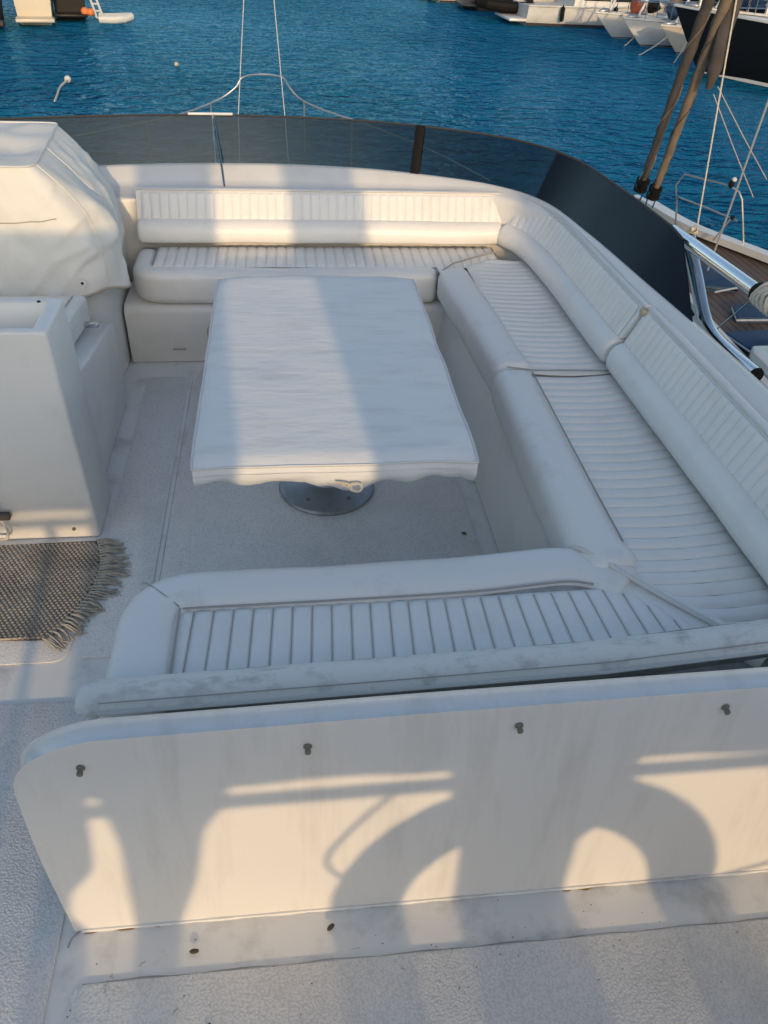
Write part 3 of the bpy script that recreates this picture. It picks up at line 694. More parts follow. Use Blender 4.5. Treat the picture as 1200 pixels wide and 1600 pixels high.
mb = MB().prism_axis([(2.60, .50), (2.60, .585), (2.63, .60), (3.0, .57), (3.16, .55), (3.185, .53), (3.18, .43), (3.0, .455)], -1.45, -.80, 'X'); mb.build('cushion', 'vinyl', hs, bevel=.028, seg=4)
stitchline([(-.84, 2.64, .598), (-.84, 3.0, .575), (-.845, 3.14, .556)], .0025, parent=hs); stitchline([(-.80, 2.64, .53), (-.797, 2.9, .52), (-.80, 3.15, .49)], .0035, 'piping', hs, 'piping')
mb = MB().box(-.80, -.745, 3.05, 3.08, .458, .478); mb.build('latch', 'steel', hs, bevel=.005)
hp = thing('helm_console', 'cream moulded helm pod under the canvas cover', 'helm console', (-1.1, 3.7, 0))
mb = MB().prism(rpoly([(-1.7, 3.36), (-.90, 3.36), (-.80, 3.40), (-.775, 3.55), (-.775, 4.05), (-1.7, 4.05)], .05, 4), .001, .60); mb.build('pod', 'gel', hp, bevel=.02, seg=3)
# canvas cover: rings from hem to crown
hc = thing('helm_cover', 'loose white canvas cover draped over the helm at left', 'cover', (-1.1, 3.7, .5))
def hring(t):
    # t: 0 hem .. 1 crown edge
    y_f = 3.27 + .05 * t; xr = -.645 - .03 * t - .25 * max(0, (t - .4) / .6) ** 1.5
    return y_f, xr
outl = []
nA = 150
def cover_pt(a, t):
    # superellipse-like outline, a 0..1 from port-aft corner anticlockwise (aft face -> starboard side -> fwd)
    yf, xr = hring(t)
    x0, y1 = -1.75, 4.12 - .06 * t
    cr = .17 - .13 * max(0, (t - .5) / .5)
    bk = .20 - .12 * t
    segs = [((x0, yf), (xr - cr * .9, yf)), ((xr - cr * .9, yf), (xr - .02, yf + cr)), ((xr - .02, yf + cr), (xr - bk, y1)), ((xr - bk, y1), (x0, y1))]
    LL = [(Vector(b) - Vector(a_)).length for a_, b in segs]; tot = sum(LL); s = a * tot
    for (p, q), l in zip(segs, LL):
        if s <= l + 1e-9: v = Vector(p).lerp(Vector(q), s / l); return v
        s -= l
    return Vector(segs[-1][1])
rows = []; NT = 44
for k in range(NT + 1):
    t = k / NT; row = []
    for j in range(nA + 1):
        a = j / nA; v = (cover_pt(a - .012, t) + cover_pt(a, t) + cover_pt(min(1, a + .012), t)) / 3 if .012 < a < .988 else cover_pt(a, t)
        zb = .50; 
        # hem lifts at the starboard after corner, drops along the side
        d = (v - Vector((-.80, 3.36))).length
        zh = .475 + .055 * math.exp(-(d / .10) ** 2) - (.02 if v.y > 3.6 else 0) - .05 * max(0, min(1, (-.9 - v.x) / .2))
        zc = .99 - .03 * max(0, v.x + .95) * 0
        z = zh + (zc - zh) * t
        c = Vector((-1.15, 3.7)); rad = (v - c).normalized()
        f = noise.noise(Vector((v.x * 5 + t * 1.1, v.y * 5 - t * 1.6, t * 1.3))) * .03 + noise.noise(Vector((v.x * 13 + t * 5, v.y * 13 - t * 4, t * 2.0 + 9))) * .014
        f += .016 * math.sin(10 * (v.x + v.y) + 5 * t) * (1 - t) * (1 if v.x > -.95 else .3)
        rg_ = abs(noise.noise(Vector((v.x * 7 - t * 2.6, v.y * 7 + t * 2.2, 2.5)))); f += .013 * (max(0, .26 - rg_) / .26) ** 2
        f *= min(1, (1 - t) * 3 + .25)
        row.append(Vector((v.x + rad.x * f, v.y + rad.y * f, z)))
    rows.append(row)
body_rows = rows
MB().grid(rows).build('side_panel', 'cover', hc, ang=80)
rows2 = [rows[-1]]
for k in range(1, 9):
    t = k / 8; row = []
    for p in rows[-1]:
        c = Vector((-1.35, 3.72)); q = Vector((p.x, p.y)).lerp(c, t)
        z = p.z + .015 * math.sin(t * math.pi / 2) * 1.0 + .022 * noise.noise(Vector((q.x * 6, q.y * 6, 4))) * min(1, t * 4) - .03 * math.exp(-((q.y - 3.62) / .12) ** 2) * min(1, t * 3)
        row.append(Vector((q.x, q.y, z)))
    rows2.append(row)
MB().grid(rows2).build('top_panel', 'cover', hc, ang=80)
MB().tube([p + Vector((0, -.001, 0)) for p in body_rows[0][:110]], .006, 5).build('hem', 'hem', hc)
MB().tube([p + Vector((.003, -.003, .002)) for p in body_rows[-1][:]], .004, 5).build('seam', 'piping', hc)
for aj in (56, 73):
    MB().tube([body_rows[k][aj] + Vector((.002, -.003, 0)) for k in range(NT + 1)], .0028, 5).build('seam', 'piping', hc)
MB().tube([body_rows[28][j] + Vector((0, -.003, .0)) for j in range(2, 50)], .0022, 5).build('seam', 'stitch', hc)
g = body_rows[5][50]; mb = MB(); mb.lathe([(.006, 0), (.018, 0), (.018, .004), (.006, .004)], n=14); mb.v = [(g.x + x, g.y - .008 - z, g.z + y) for x, y, z in mb.v]; mb.build('grommet', 'cover', hc)
mb = MB(); mb.lathe([(0, 0), (.006, 0), (.006, .006), (0, .006)], n=8); mb.v = [(g.x + x, g.y - .008 - z, g.z + y) for x, y, z in mb.v]; mb.build('eyelet', 'black', hc)

# hook and loop hanging on the cabinet
hk = thing('strap_buckle', 'dark strap buckle with cream cord loop hanging on the cabinet at left edge', 'buckle', (-1.0, 2.28, .1))
MB().box(-1.06, -.965, 2.265, 2.285, .115, .142).build('buckle', 'rug_dark', hk, bevel=.005)
MB().tube([(-1.0, 2.275, .14), (-1.012, 2.28, .22), (-1.03, 2.285, .33)], .006, 6).build('strap', 'rug_dark', hk)
MB().tube(crom([(-.995, 2.275, .115), (-.982, 2.262, .07), (-.99, 2.258, .045), (-1.02, 2.26, .042), (-1.06, 2.27, .05)], 5), .005, 6).build('cord_loop', 'rope', hk)

# ------------------------------------------------------------------ rug
rg = thing('rug', 'grey brown woven rug with fringed end on the deck at left', 'rug', (-.95, 2.05, .005))
def rug_x1(y):   # right hand edge of the woven body
    t = (y - 1.80) / .47; return -.775 + .115 * math.sin(min(1, max(0, t)) * math.pi * .78) ** .8
edge = [(rug_x1(1.80 + .47 * k / 20), 1.80 + .47 * k / 20) for k in range(21)]
MB().prism([(-1.5, 1.83), (-1.1, 1.815)] + edge + [(-1.1, 2.262), (-1.5, 2.26)], .0055, .0105).build('backing', 'rug_dark', rg)
mb = MB(); px, py = .0155, .0115; row = 0; y = 1.808
while y < 2.262:
    x = -1.49 + (row % 2) * px / 2
    while x < rug_x1(y) - .006:
        rr = random.uniform(.9, 1.1); a, b, h = px * .56 * rr, py * .60, .007 * rr
        dz = .0105 + .003 * noise.noise(Vector((x * 9, y * 9, 0))); t2 = random.uniform(-.002, .002)
        ring = [(x - a, y + t2, dz), (x - a * .45, y - b * .8, dz), (x + a * .45, y - b * .8, dz), (x + a, y - t2, dz), (x + a * .45, y + b * .8, dz), (x - a * .45, y + b * .8, dz), (x - a * .4, y, dz + h), (x + a * .4, y, dz + h)]
        mb.add(ring, [(0, 1, 6), (1, 2, 7, 6), (2, 3, 7), (3, 4, 7), (4, 5, 6, 7), (5, 0, 6)])
        x += px
    y += py; row += 1
o = mb.build('weave', 'rug', rg, ang=80); o['kind'] = 'stuff'
MB().tube([(x, y, .012) for x, y in edge], .004, 5).build('edge_cord', 'rug', rg)
MB().tube([(-1.49 + .7 * k / 20, 1.81 + .003 * math.sin(k), .012) for k in range(20)], .004, 5).build('edge_cord', 'hem', rg)
for k in range(34):
    f = k / 33; i = f * 20; i0 = int(min(19, i)); e0 = Vector(edge[i0]).lerp(Vector(edge[i0 + 1]), i - i0); tt = (Vector(edge[i0 + 1]) - Vector(edge[i0])).normalized(); nn = Vector((tt.y, -tt.x))
    mb = MB(); Lf = random.uniform(.06, .09) * (1.15 if .45 < f < .8 else .9); bend = random.uniform(-.25, .25)
    if f > .75: nn = (nn + Vector((.7, -.2))).normalized()
    for q in range(6):
        ja = random.uniform(-.16, .16) + bend; d = Vector((nn.x * math.cos(ja) - nn.y * math.sin(ja), nn.x * math.sin(ja) + nn.y * math.cos(ja)))
        d2 = Vector((d.x * math.cos(ja * 1.5) - d.y * math.sin(ja * 1.5), d.x * math.sin(ja * 1.5) + d.y * math.cos(ja * 1.5)))
        o0 = tt * random.uniform(-.005, .005); L2 = Lf * random.uniform(.75, 1.1)
        pA = e0 + o0 * .4 - nn * .004; pB = e0 + o0 + nn * (L2 * .35); pC = pB + d * (L2 * .35); pD = pC + d2 * (L2 * .35)
        h = random.uniform(.008, .016)
        mb.tube([(pA.x, pA.y, .013), (pB.x, pB.y, h + .005), (pC.x, pC.y, h), (pD.x, pD.y, .007)], [.0032, .0026, .0022, .0012], 4)
    mb.build('tassel', 'fringe', rg, ang=80)

# ------------------------------------------------------------------ behind the camera: after rail, and unseen things added and shaped to throw the bulkhead shadows
YR = -1.2
ar = thing('after_rail', 'stainless rail across the after end of the flybridge', 'rail', (0, YR, 0))
MB().tube([(-1.5, YR, .945), (2.2, YR, .965)], .022, 10).build('top_rail', 'steel', ar)
for x in (-1.45, -.55, 1.4, 2.1):
    MB().tube([(x, YR, 0), (x, YR, .94)], .018, 8).build('stanchion', 'steel', ar)
bm_ = MB(); bm_.tube([(x, YR + .02 * math.sin(x * 4), 1.150 + .003 * math.sin(x * 9)) for x in [-1.5 + .1 * i for i in range(38)]], [.150 + .004 * math.sin(i * 1.7) for i in range(38)], 14)
o = bm_.build('folded_awning', 'canvas'); tag(o, 'long rolled canvas awning lashed above the after rail', 'awning')  # roll added out of view to shade the top of the bulkhead
for sx, nm, lb in ((-.05, 'arch_leg', 'white radar arch leg to port behind the camera'), (.675, 'arch_leg', 'white radar arch leg amidships behind the camera'), (1.62, 'arch_leg', 'white radar arch leg to starboard behind the camera')):  # unseen posts, outlines drawn to throw the tall column shadows
    wdt = .17
    mb = MB()
    if sx < 0: pr = [(-.20, 0), (-.14, .4), (-.09, .55), (-.03, .75), (.0, .92), (.05, 1.0), (.14, 1.45), (.14, 2.3), (-.24, 2.3), (-.24, 1.4), (-.17, .9)]
    elif sx < 1: pr = [(.545, 0), (.80, 0), (.81, .78), (.90, .88), (.90, 1.0), (.86, 2.3), (.50, 2.3), (.50, 1.0), (.54, .85)]
    else: pr = [(1.55, 0), (1.9, 0), (1.9, 2.1), (1.62, 2.1), (1.55, 1.4)]
    mb.prism_axis(pr, YR - .24, YR - .06 - .12, 'Y'); o = mb.build(nm, 'gel', bevel=.02); tag(o, lb, 'arch', 'arch legs')
lr = MB().tube([(.80, YR + .05, 1.49), (.83, YR + .05, 1.49), (.86, YR + .05, 1.49), (1.92, YR + .05, 1.49), (1.95, YR + .05, 1.49)], [.16, .205, .22, .22, .19], 16).build('life_raft_canister', 'gel'); tag(lr, 'white life raft canister lashed on the after rail to starboard', 'life raft')  # added out of view, keeps sun off the side seats and table
fs = MB().prism_axis([(-.42, 0), (-.31, 0), (-.29, .55), (-.32, .62), (-.30, .72), (-.24, .80), (-.22, 1.02), (-.40, 1.02)], YR - .2, YR - .1, 'Y').build('flagstaff_socket', 'wood', bevel=.01); tag(fs, 'wooden flagstaff socket board at the after rail', 'socket')  # unseen board, outline cut to narrow the lit sliver on the bulkhead
lb = MB(); rows = []
for i in range(33):
    a = 2 * math.pi * i / 32; rows.append([(.69 + (.385 + .085 * math.cos(b)) * math.cos(a), YR + .12 + .06 * math.sin(b), .465 + (.385 + .085 * math.cos(b)) * math.sin(a)) for b in [2 * math.pi * k / 12 for k in range(12)]])
lb.grid(rows, True); o = lb.build('lifebuoy', 'redring'); tag(o, 'round lifebuoy hung on the after rail', 'lifebuoy')  # unseen ring, sized to give the curved shadow on the bulkhead
mb = MB().box(-1.5, -.20, YR - .1, YR + .2, 1.30, 1.84); o = mb.build('rail_locker', 'gel', bevel=.03); tag(o, 'white locker box mounted on the after rail to port', 'locker')  # added out of view to shade the cabinet face and helm cover
MB().tube(crom([(.36, YR, .93), (.27, YR + .1, .80), (.22, YR + .1, .70), (.26, YR + .1, .62), (.32, YR + .08, .60)], 5), .007, 6).build('hanging_line', 'rope'); tag(bpy.data.objects['hanging_line'], 'thin line hanging from the after rail', 'rope')
MB().tube([(1.12, YR, .50), (1.9, YR, .78)], .009, 6).build('wire_stay', 'steel'); tag(bpy.data.objects['wire_stay'], 'slanting wire stay at the after rail', 'wire')

# unseen house blocks and their base, added astern to block the low sky
q = MB().box(-90, 90, -60, -22, -4, -1.6).build('quay', 'concrete'); tag(q, kind='structure')  # added ground under the sky blocking houses
for i, (x0, x1, h) in enumerate([(-70, -34, 6.0), (-33, 2, 6.3), (3, 34, 5.7), (35, 72, 6.4)]):
    hb_ = thing('harbour_house', ['westernmost long harbour house on the quay astern', 'second long harbour house on the quay astern', 'third and lowest harbour house on the quay astern', 'easternmost long harbour house on the quay astern'][i], 'house', ((x0 + x1) / 2, -32, -1.6), group='harbour houses astern')  # added blocks that cut the low sky light on faces turned aft
    MB().box(x0, x1, -40, -31, -1.6, h - .6).build('wall', 'concrete', hb_)
    MB().add([(x0 - .5, -40.5, h - .6), (x1 + .5, -40.5, h - .6), (x1 + .5, -30.5, h - .6), (x0 - .5, -30.5, h - .6), (x0 - .5, -35.5, h + .6), (x1 + .5, -35.5, h + .6)], [(0, 1, 5, 4), (2, 3, 4, 5), (1, 2, 5), (3, 0, 4), (3, 2, 1, 0)]).build('roof', 'redcanvas', hb_)
    for k in range(int((x1 - x0) / 4)):
        for zz in (0, 3): MB().box(x0 + 1.5 + 4 * k, x0 + 2.7 + 4 * k, -31, -30.95, zz, zz + 1.5).build('window', 'glassdark', hb_)
# ------------------------------------------------------------------ neighbouring sailing yacht to starboard
sb = thing('sailing_yacht', 'sailing yacht with teak deck moored close along the right side', 'sailing yacht', (5.2, 7, -2.8))
FAR = crom([(4.93, 11.15), (5.03, 10.6), (5.14, 9.9), (5.30, 9.42), (5.64, 8.74), (6.15, 7.6), (6.5, 6.2), (6.7, 4), (6.6, 1)], 5)
NEAR = crom([(4.86, 11.15), (4.72, 10.6), (4.55, 9.9), (4.45, 9.42), (4.30, 8.74), (4.14, 7.6), (4.05, 6.2), (4.0, 4), (4.05, 1)], 5)
rows = []
for a, b in zip(NEAR, FAR):
    rows.append([(a[0] * .6 + b[0] * .4, a[1] - .8, -3.2), (a[0] + .12, a[1] - .3, -2.7), (a[0] + .01, a[1] - .03, -1.5), (a[0], a[1], -1.30), (a[0] + .055, a[1], -1.285), (a[0] + .06, a[1], -1.345),
                 (b[0] - .06, b[1], -1.345), (b[0] - .055, b[1], -1.285), (b[0] + .02, b[1], -1.285), (b[0] + .03, b[1], -1.30), (b[0] - .0, b[1] - .03, -1.5), (b[0] - .12, b[1] - .3, -2.7), (b[0] * .6 + a[0] * .4, b[1] - .8, -3.2)])
MB().grid(rows).build('hull', 'hullwhite', sb, ang=40)
rows = []
for a, b in zip(NEAR, FAR): rows.append([(a[0] + .062, a[1], -1.335), (b[0] - .062, b[1], -1.335)])
MB().grid(rows).build('teak_deck', 'teak', sb)
rows = []
for a, b in zip(NEAR, FAR): rows.append([(b[0] - .20, b[1], -1.30), (b[0] - .205, b[1], -1.22), (b[0] - .03, b[1], -1.22), (b[0] + .03, b[1], -1.30)])
MB().grid(rows[4:]).build('toe_rail', 'hullwhite', sb)
# deck gear
def sail_hatch(x0, x1, y0, y1, z, h, mat, name):
    mb = MB().prism(rrect(x0, x1, y0, y1, .03), z, z + h); return mb.build(name, mat, sb, bevel=.01)
for q in ([(4.62, 8.41), (4.95, 8.30), (4.78, 7.75), (4.40, 7.80)], [(4.50, 7.28), (5.15, 7.40), (5.0, 6.98), (4.40, 6.98)], [(4.13, 6.66), (4.62, 6.72), (4.62, 6.36), (4.20, 6.30)]):
    MB().prism(rpoly(q + [q[0]], .05, 3)[:-1], -1.333, -1.27).build('deck_hatch', 'bluecanvas', sb, bevel=.012)
    MB().tube([(x, y, -1.30) for x, y in q + [q[0]]], .014, 5).build('hatch_frame', 'dullsteel', sb)
MB().prism([(4.10, 6.10), (4.16, 6.24), (5.9, 6.30), (5.9, 2), (4.12, 2)], -1.335, -1.20).build('coachroof', 'hullwhite', sb, bevel=.03)
MB().prism([(4.24, 6.10), (5.8, 6.16), (5.8, 3), (4.24, 3)], -1.199, -1.19).build('roof_deck', 'teak', sb)
pl = [[(4.905, 9.75, -1.25), (4.85, 9.75, -1.0), (4.778, 9.75, -.778), (4.83, 9.7, -.63), (5.16, 9.2, -.622)], [(5.16, 9.2, -.622), (5.248, 9.1, -.665), (5.29, 9.06, -.74), (5.449, 9.0, -1.25)], [(4.824, 9.7, -.90), (5.05, 9.4, -.93), (5.30, 9.05, -.98)], [(5.13, 9.15, -1.24), (5.22, 9.05, -.95)]]
for q in pl: MB().tube(q, .011, 6).build('pulpit_rail', 'dullsteel', sb)
MB().ball((5.17, 9.18, -.60), (.035, .035, .045), 8).build('bow_light', 'black', sb)
MB().ball((5.19, 9.18, -.55), (.03, .03, .028), 8).build('lamp_cap', 'hullwhite', sb)
MB().ball((5.23, 9.05, -.94), (.028, .028, .028), 6).build('block', 'black', sb)
MB().tube([(4.30, 7.35, -1.16), (4.85, 7.55, -1.15)], .010, 6).build('boat_hook', 'alu', sb)
# furled headsails
def furl(p0, p1, r, mat, name, label):
    root = thing(name, label, 'sail', p0, group='furled headsails')
    a, b = Vector(p0), Vector(p1); d = (b - a); pts = []; rr = []
    for k in range(40):
        t = k / 39; pts.append(a + d * t); e = min(1, t * 14 + .35); rr.append(r * e * (1 + .07 * math.sin(k * 2.1)) * (1 + .6 * t))
    mb = MB().tube(pts, rr, 10); mb.jitter(r * .18, 9); mb.build('sail_roll', mat, root, ang=80)
    # spiral edge of the cloth
    n = d.normalized(); u = n.cross(Vector((0, 1, 0))).normalized(); v = n.cross(u)
    sp = [a + d * t + (u * math.cos(t * 26) + v * math.sin(t * 26)) * (r * 1.02 * (1 + .6 * t)) for t in [.08 + .92 * k / 90 for k in range(91)]]
    MB().tube(sp, .008, 4).build('cloth_edge', 'sailuv' if mat == 'sail' else 'sail', root)
    q = a + n * .02
    for dz, rad in ((-.03, .085), (.07, .085)):
        mb = MB().tube([q + n * (dz - .02), q + n * (dz + .02)], rad, 14); mb.build('drum_flange', 'black', root)
    MB().tube([q + n * -.06, q + n * .1], .055, 10).build('furler_drum', 'black', root)
    for s in (-1, 1):
        MB().tube([q + u * .05 * s + n * -.22, q + u * .065 * s + n * .02, q + u * .03 * s + n * .25], .011, 5).build('link_plate', 'steel', root)
furl((4.49, 10.1, -.90), (4.34, 8.78, 2.46), .045, 'sail', 'furled_headsail', 'dark brown furled headsail, left one of the pair at the bow')
furl((4.68, 10.1, -.99), (4.52, 8.78, 2.46), .045, 'sailuv', 'furled_headsail', 'tan streaked furled headsail, right one of the pair at the bow')
bag = MB().tube([(4.66, 9.3, .36), (4.655, 9.3, .55), (4.66, 9.3, .9), (4.71, 9.3, 1.4)], [.03, .075, .085, .08], 10).jitter(.015, 6).build('sail_bag', 'sail'); tag(bag, 'dark hanging sail bag beside the furled headsails', 'sail bag')
wires = [((4.64, 9.2, 1.3), (4.905, 9.2, -1.08), .009, 'rope', 'halyard', 'pale rope running down to the toe rail of the sailing yacht'),
         ((4.59, 7.9, .75), (4.66, 8.25, -1.33), .011, 'alu', 'shroud_wire', 'dark wire stay slanting down to the teak deck'),
         ((4.22, 6.1, -.35), (3.98, 6.62, -1.25), .007, 'steel', 'guard_wire', 'thin wire guy crossing the handrail at far right'),
         ((4.70, 9.2, .40), (5.6, 9.2, -.55), .006, 'greyrope', 'sheet_line', 'upper thin grey line slanting off to the right'),
         ((4.67, 9.2, .33), (5.5, 9.2, -.75), .006, 'greyrope', 'sheet_line', 'lower thin grey line slanting off to the right')]
for a, b, r, m, n, l in wires:
    o = MB().tube([a, tuple((Vector(a) + Vector(b)) / 2 + Vector((0, 0, -.01))), b], r, 6).build(n, m); tag(o, l, 'line')
kn = MB()
for k in range(5):
    kn.tube([(4.92 + .05 * math.cos(a + k), 9.3 + .05 * math.sin(a * 2 + k), -1.17 + .04 * math.sin(a)) for a in [2 * math.pi * j / 10 for j in range(11)]], .010, 5)
o = kn.build('rope_knot', 'rope'); tag(o, 'bunched rope knot on the toe rail of the sailing yacht', 'rope')

# ------------------------------------------------------------------ boats across the basin
def hull_mesh(L, B, F, bowf=1.25, tr=.85, ns=14):
    rows = []
    for i in range(ns + 1):
        t = i / ns; y = -L / 2 + L * t
        b = B / 2 * (tr + (1 - tr) * min(1, t / .35)) if t < .35 else B / 2 * max(.015, (1 - ((t - .35) / .65) ** 2.2))
        f = F * (1 + (bowf - 1) * t * t); rk = .15 * L * t ** 4
        rows.append([(-b, y + rk, f), (-b * .96, y + rk * .7, f * .6), (-b * .86, y + rk * .25, .05), (-b * .5, y, -.25), (b * .5, y, -.25), (b * .86, y + rk * .25, .05), (b * .96, y + rk * .7, f * .6), (b, y + rk, f)])
    mb = MB().grid(rows); mb.f.append(tuple(range(8)));
    dk = MB().grid([[(r[0][0], r[0][1], r[0][2] - .05), (r[-1][0], r[-1][1], r[-1][2] - .05)] for r in rows])
    return mb, dk, rows
def boat(name, label, cat, loc, heading, L, B, F, hm, kind, grp, bowf=1.25, stripe=None):
    """heading: world angle of the bow, 0 = +Y, clockwise positive"""
    root = thing(name, label, cat, (loc[0], loc[1], -2.8), -R(heading), grp)
    mb, dk, rows = hull_mesh(L, B, F, bowf)
    mb.build('hull', hm, root, local=True, ang=45); dk.build('deck', 'hullwhite', root, local=True)
    for s in (0, -1):
        MB().tube([Vector(r[s]) for r in rows], .045, 5).build('rubbing_strake', stripe or 'hullwhite', root, local=True)
    rr = []
    for r in rows: rr.append([(r[2][0] * 1.012, r[2][1], .13), (r[2][0] * 1.0 + 0, r[2][1], .02)])
    wl = MB()
    for sgn in (1, -1): wl.grid([[(sgn * p[0][0] * 1.01, p[0][1], p[0][2]), (sgn * p[1][0] * 1.01, p[1][1], p[1][2])] for p in rr])
    wl.build('waterline_stripe', stripe or 'antifoul', root, local=True)
    if kind == 'motor':
        c = MB(); y0, y1 = -L * .28, L * .22; b = B * .40
        pr = [(-b, 0), (-b * .96, .75), (-b * .80, 1.15), (b * .80, 1.15), (b * .96, .75), (b, 0)]
        rws = [[(x * sc, yy + sh * z, F - .06 + z * hs_) for x, z in pr] for yy, sc, hs_, sh in ((y0, 1, 1, .1), (y0 + .8, 1, 1, 0), (y1 - 1, .97, 1, -.4), (y1 + 1.0, .8, .35, -1.0), (y1 + 2.2, .5, .05, 0))]
        c.grid(rws); c.f.append(tuple(range(6))); c.build('cabin', 'hullwhite', root, local=True, ang=40)
        for s in (-1, 1):
            for (ya, yb) in ((y0 + .5, y0 + 1.9), (y0 + 2.1, y0 + 3.5)):
                MB().add([(s * b * .99, ya, F + .28), (s * b * .98, yb, F + .28), (s * b * .955, yb - .15, F + .66), (s * b * .965, ya, F + .66)], [(0, 1, 2, 3)]).build('window', 'glassdark', root, local=True)
        MB().box(-B * .42, B * .42, -L / 2 - .9, -L / 2 - .01, .18, .30).build('swim_platform', hm, root, local=True, bevel=.03)
        for s in (-1, 1):
            MB().tube([(s * B * .45, -L * .1 + L * .55 * k / 8, F + .65) if k < 8 else (0, L / 2 + .8, F + .9) for k in range(9)], .02, 5).build('guard_rail', 'steel', root, local=True)
            for k in range(0, 8, 2): MB().tube([(s * B * .45, -L * .1 + L * .55 * k / 8, F), (s * B * .45, -L * .1 + L * .55 * k / 8, F + .65)], .018, 5).build('stanchion', 'steel', root, local=True)
        MB().box(-B * .3, B * .3, -L * .30, L * .05, F + 1.10, F + 1.75).build('flybridge', 'hullwhite', root, local=True, bevel=.12)
    else:
        rws = [[(x * sc, yy, F - .06 + z * hz) for x, z in [(-B * .30, 0), (-B * .27, .38), (B * .27, .38), (B * .30, 0)]] for yy, sc, hz in ((-L * .15, 1, 1), (-L * .1, 1, 1.05), (L * .12, .85, .95), (L * .26, .5, .3))]
        c = MB().grid(rws); c.f.append(tuple(range(4))); c.build('coachroof', 'hullwhite', root, local=True, ang=40)
        for s in (-1, 1):
            for k in range(3):
                y = -L * .09 + k * .9; MB().add([(s * B * .292, y, F + .12), (s * B * .287, y + .55, F + .12), (s * B * .278, y + .55, F + .24), (s * B * .282, y, F + .24)], [(0, 1, 2, 3)]).build('window', 'glassdark', root, local=True)
        MB().tube([(0, L * .08, F), (0, L * .08, F + L * 1.15)], .085, 8).build('mast', 'alu', root, local=True)
        MB().tube([(0, L * .07, F + 1.25), (0, -L * .34, F + 1.3)], [.13, .10], 8).build('boom_cover', 'bluecanvas', root, local=True)
        MB().tube([(0, L * .57, F * bowf + .1), (0, L * .09, F + L * 1.13)], [.05, .04], 6).build('furled_jib', 'hullwhite', root, local=True)
        for s in (-1, 1):
            MB().tube([(s * .02, L * .59, F * bowf + .62), (s * B * .2, L * .44, F * bowf + .62), (s * B * .40, L * .2, F + .62), (s * B * .46, -L * .1, F + .6), (s * B * .42, -L * .46, F + .6)], .018, 5).build('guard_rail', 'steel', root, local=True)
            for yy, xx in ((.55, .08), (.44, .2), (.2, .40), (-.1, .46), (-.3, .44), (-.46, .42)):
                MB().tube([(s * B * xx, L * yy, F * 1.05 if yy > .3 else F), (s * B * xx, L * yy, F * (bowf if yy > .3 else 1) + .61)], .016, 5).build('stanchion', 'steel', root, local=True)
        MB().box(-.55, .55, -L * .36, -L * .17, F + .5, F + .95).build('spray_hood', 'bluecanvas', root, local=True, bevel=.15)
        MB().ball((0, L * .60, F * bowf + .05), (.12, .3, .12), 6).build('anchor', 'dullsteel', root, local=True)
    return root
def fender(root, x, y, z, mat='black'):
    MB().tube([(x, y, z + .42), (x, y, z + .36), (x, y, z + .28), (x, y, z - .22), (x, y, z - .3)], [.015, .03, .11, .11, .03], 10).build('fender', mat, root, local=True)
G1 = 'yachts moored across the basin'
my = boat('motor_yacht', 'white motor yacht with black fenders moored across the basin', 'motor yacht', (17.4, 46.6), 88, 10.5, 3.4, .85, 'hullwhite', 'motor', G1, 1.5)
fender(my, 1.74, -3.6, .55); fender(my, 1.80, -.9, .6)
tn = thing('dark_tender', 'black inflatable tender hanging astern of the white motor yacht', 'tender', (11.6, 47.5, -2.5), 0)
for s in (-1, 1): MB().tube([(1.4, s * .5, .3), (0, s * .55, .3), (-1.0, s * .45, .38), (-1.4, 0, .45)], [.24, .26, .25, .22], 10).build('side_tube', 'black', tn, local=True)
MB().box(-.9, 1.2, -.4, .4, .1, .25).build('floor', 'black', tn, local=True)
MB().box(1.15, 1.45, -.2, .2, .2, .95).build('outboard_motor', 'black', tn, local=True, bevel=.06)
mdk = boat('white_sailing_boat', 'white sailing boat, bow just right of the motor yacht', 'sailing boat', (20.4, 42.4), 260, 9.5, 2.8, .78, 'hullwhite', 'sail', G1, 1.3)
boat('white_sailing_boat', 'white sailing boat in the middle of the moored row', 'sailing boat', (20.9, 40.0), 261, 9.5, 2.8, .8, 'hullwhite', 'sail', G1, 1.3)
boat('white_sailing_boat', 'cream bowed sailing boat lowest in the moored row', 'sailing boat', (21.3, 37.9), 262, 8.6, 2.6, .78, 'hullcream', 'sail', G1, 1.3)
boat('dark_hull_yacht', 'black hulled sailing yacht behind the furled sails', 'sailing yacht', (20.3, 27.3), 318, 13, 3.9, 1.75, 'hullnavy', 'sail', G1, 1.15, 'hullwhite')
boat('white_sailing_boat', 'white sailing boat moored behind the black hulled yacht', 'sailing boat', (23.5, 35.5), 300, 10, 3.2, 1.25, 'hullwhite', 'sail', G1, 1.2)
boat('white_motor_boat', 'white motor boat at the far end of the basin, top edge of the picture', 'motor boat', (13.2, 56.5), 80, 8, 2.8, 1.0, 'hullwhite', 'motor', G1, 1.4)
boat('blue_motor_boat', 'dark blue motor boat lying behind the white motor yacht', 'motor boat', (15.5, 52.0), 92, 9, 3.0, 1.3, 'hullnavy', 'motor', G1, 1.3)
for i, (x, y, z, m) in enumerate([(16.4, 41.6, -1.55, 'redcanvas'), (17.2, 41.8, -1.5, 'black'), (17.3, 39.5, -1.5, 'bluecanvas'), (18.2, 37.4, -1.5, 'black'), (19.2, 37.5, -1.45, 'redcanvas'), (18.3, 41.9, -1.45, 'wood')]):
    o = MB().ball((x, y, z), (.36, .3, .30), 8).jitter(.12, 3, i).build('deck_bundle', m); tag(o, ['rust red canvas bundle on the first moored bow', 'black sail bundle beside the rust red one', 'blue canvas bundle on the middle bow', 'black bundle on the cream bow', 'rust red bundle behind the cream bow', 'brown bundle between the first two bows'][i], 'bundle')
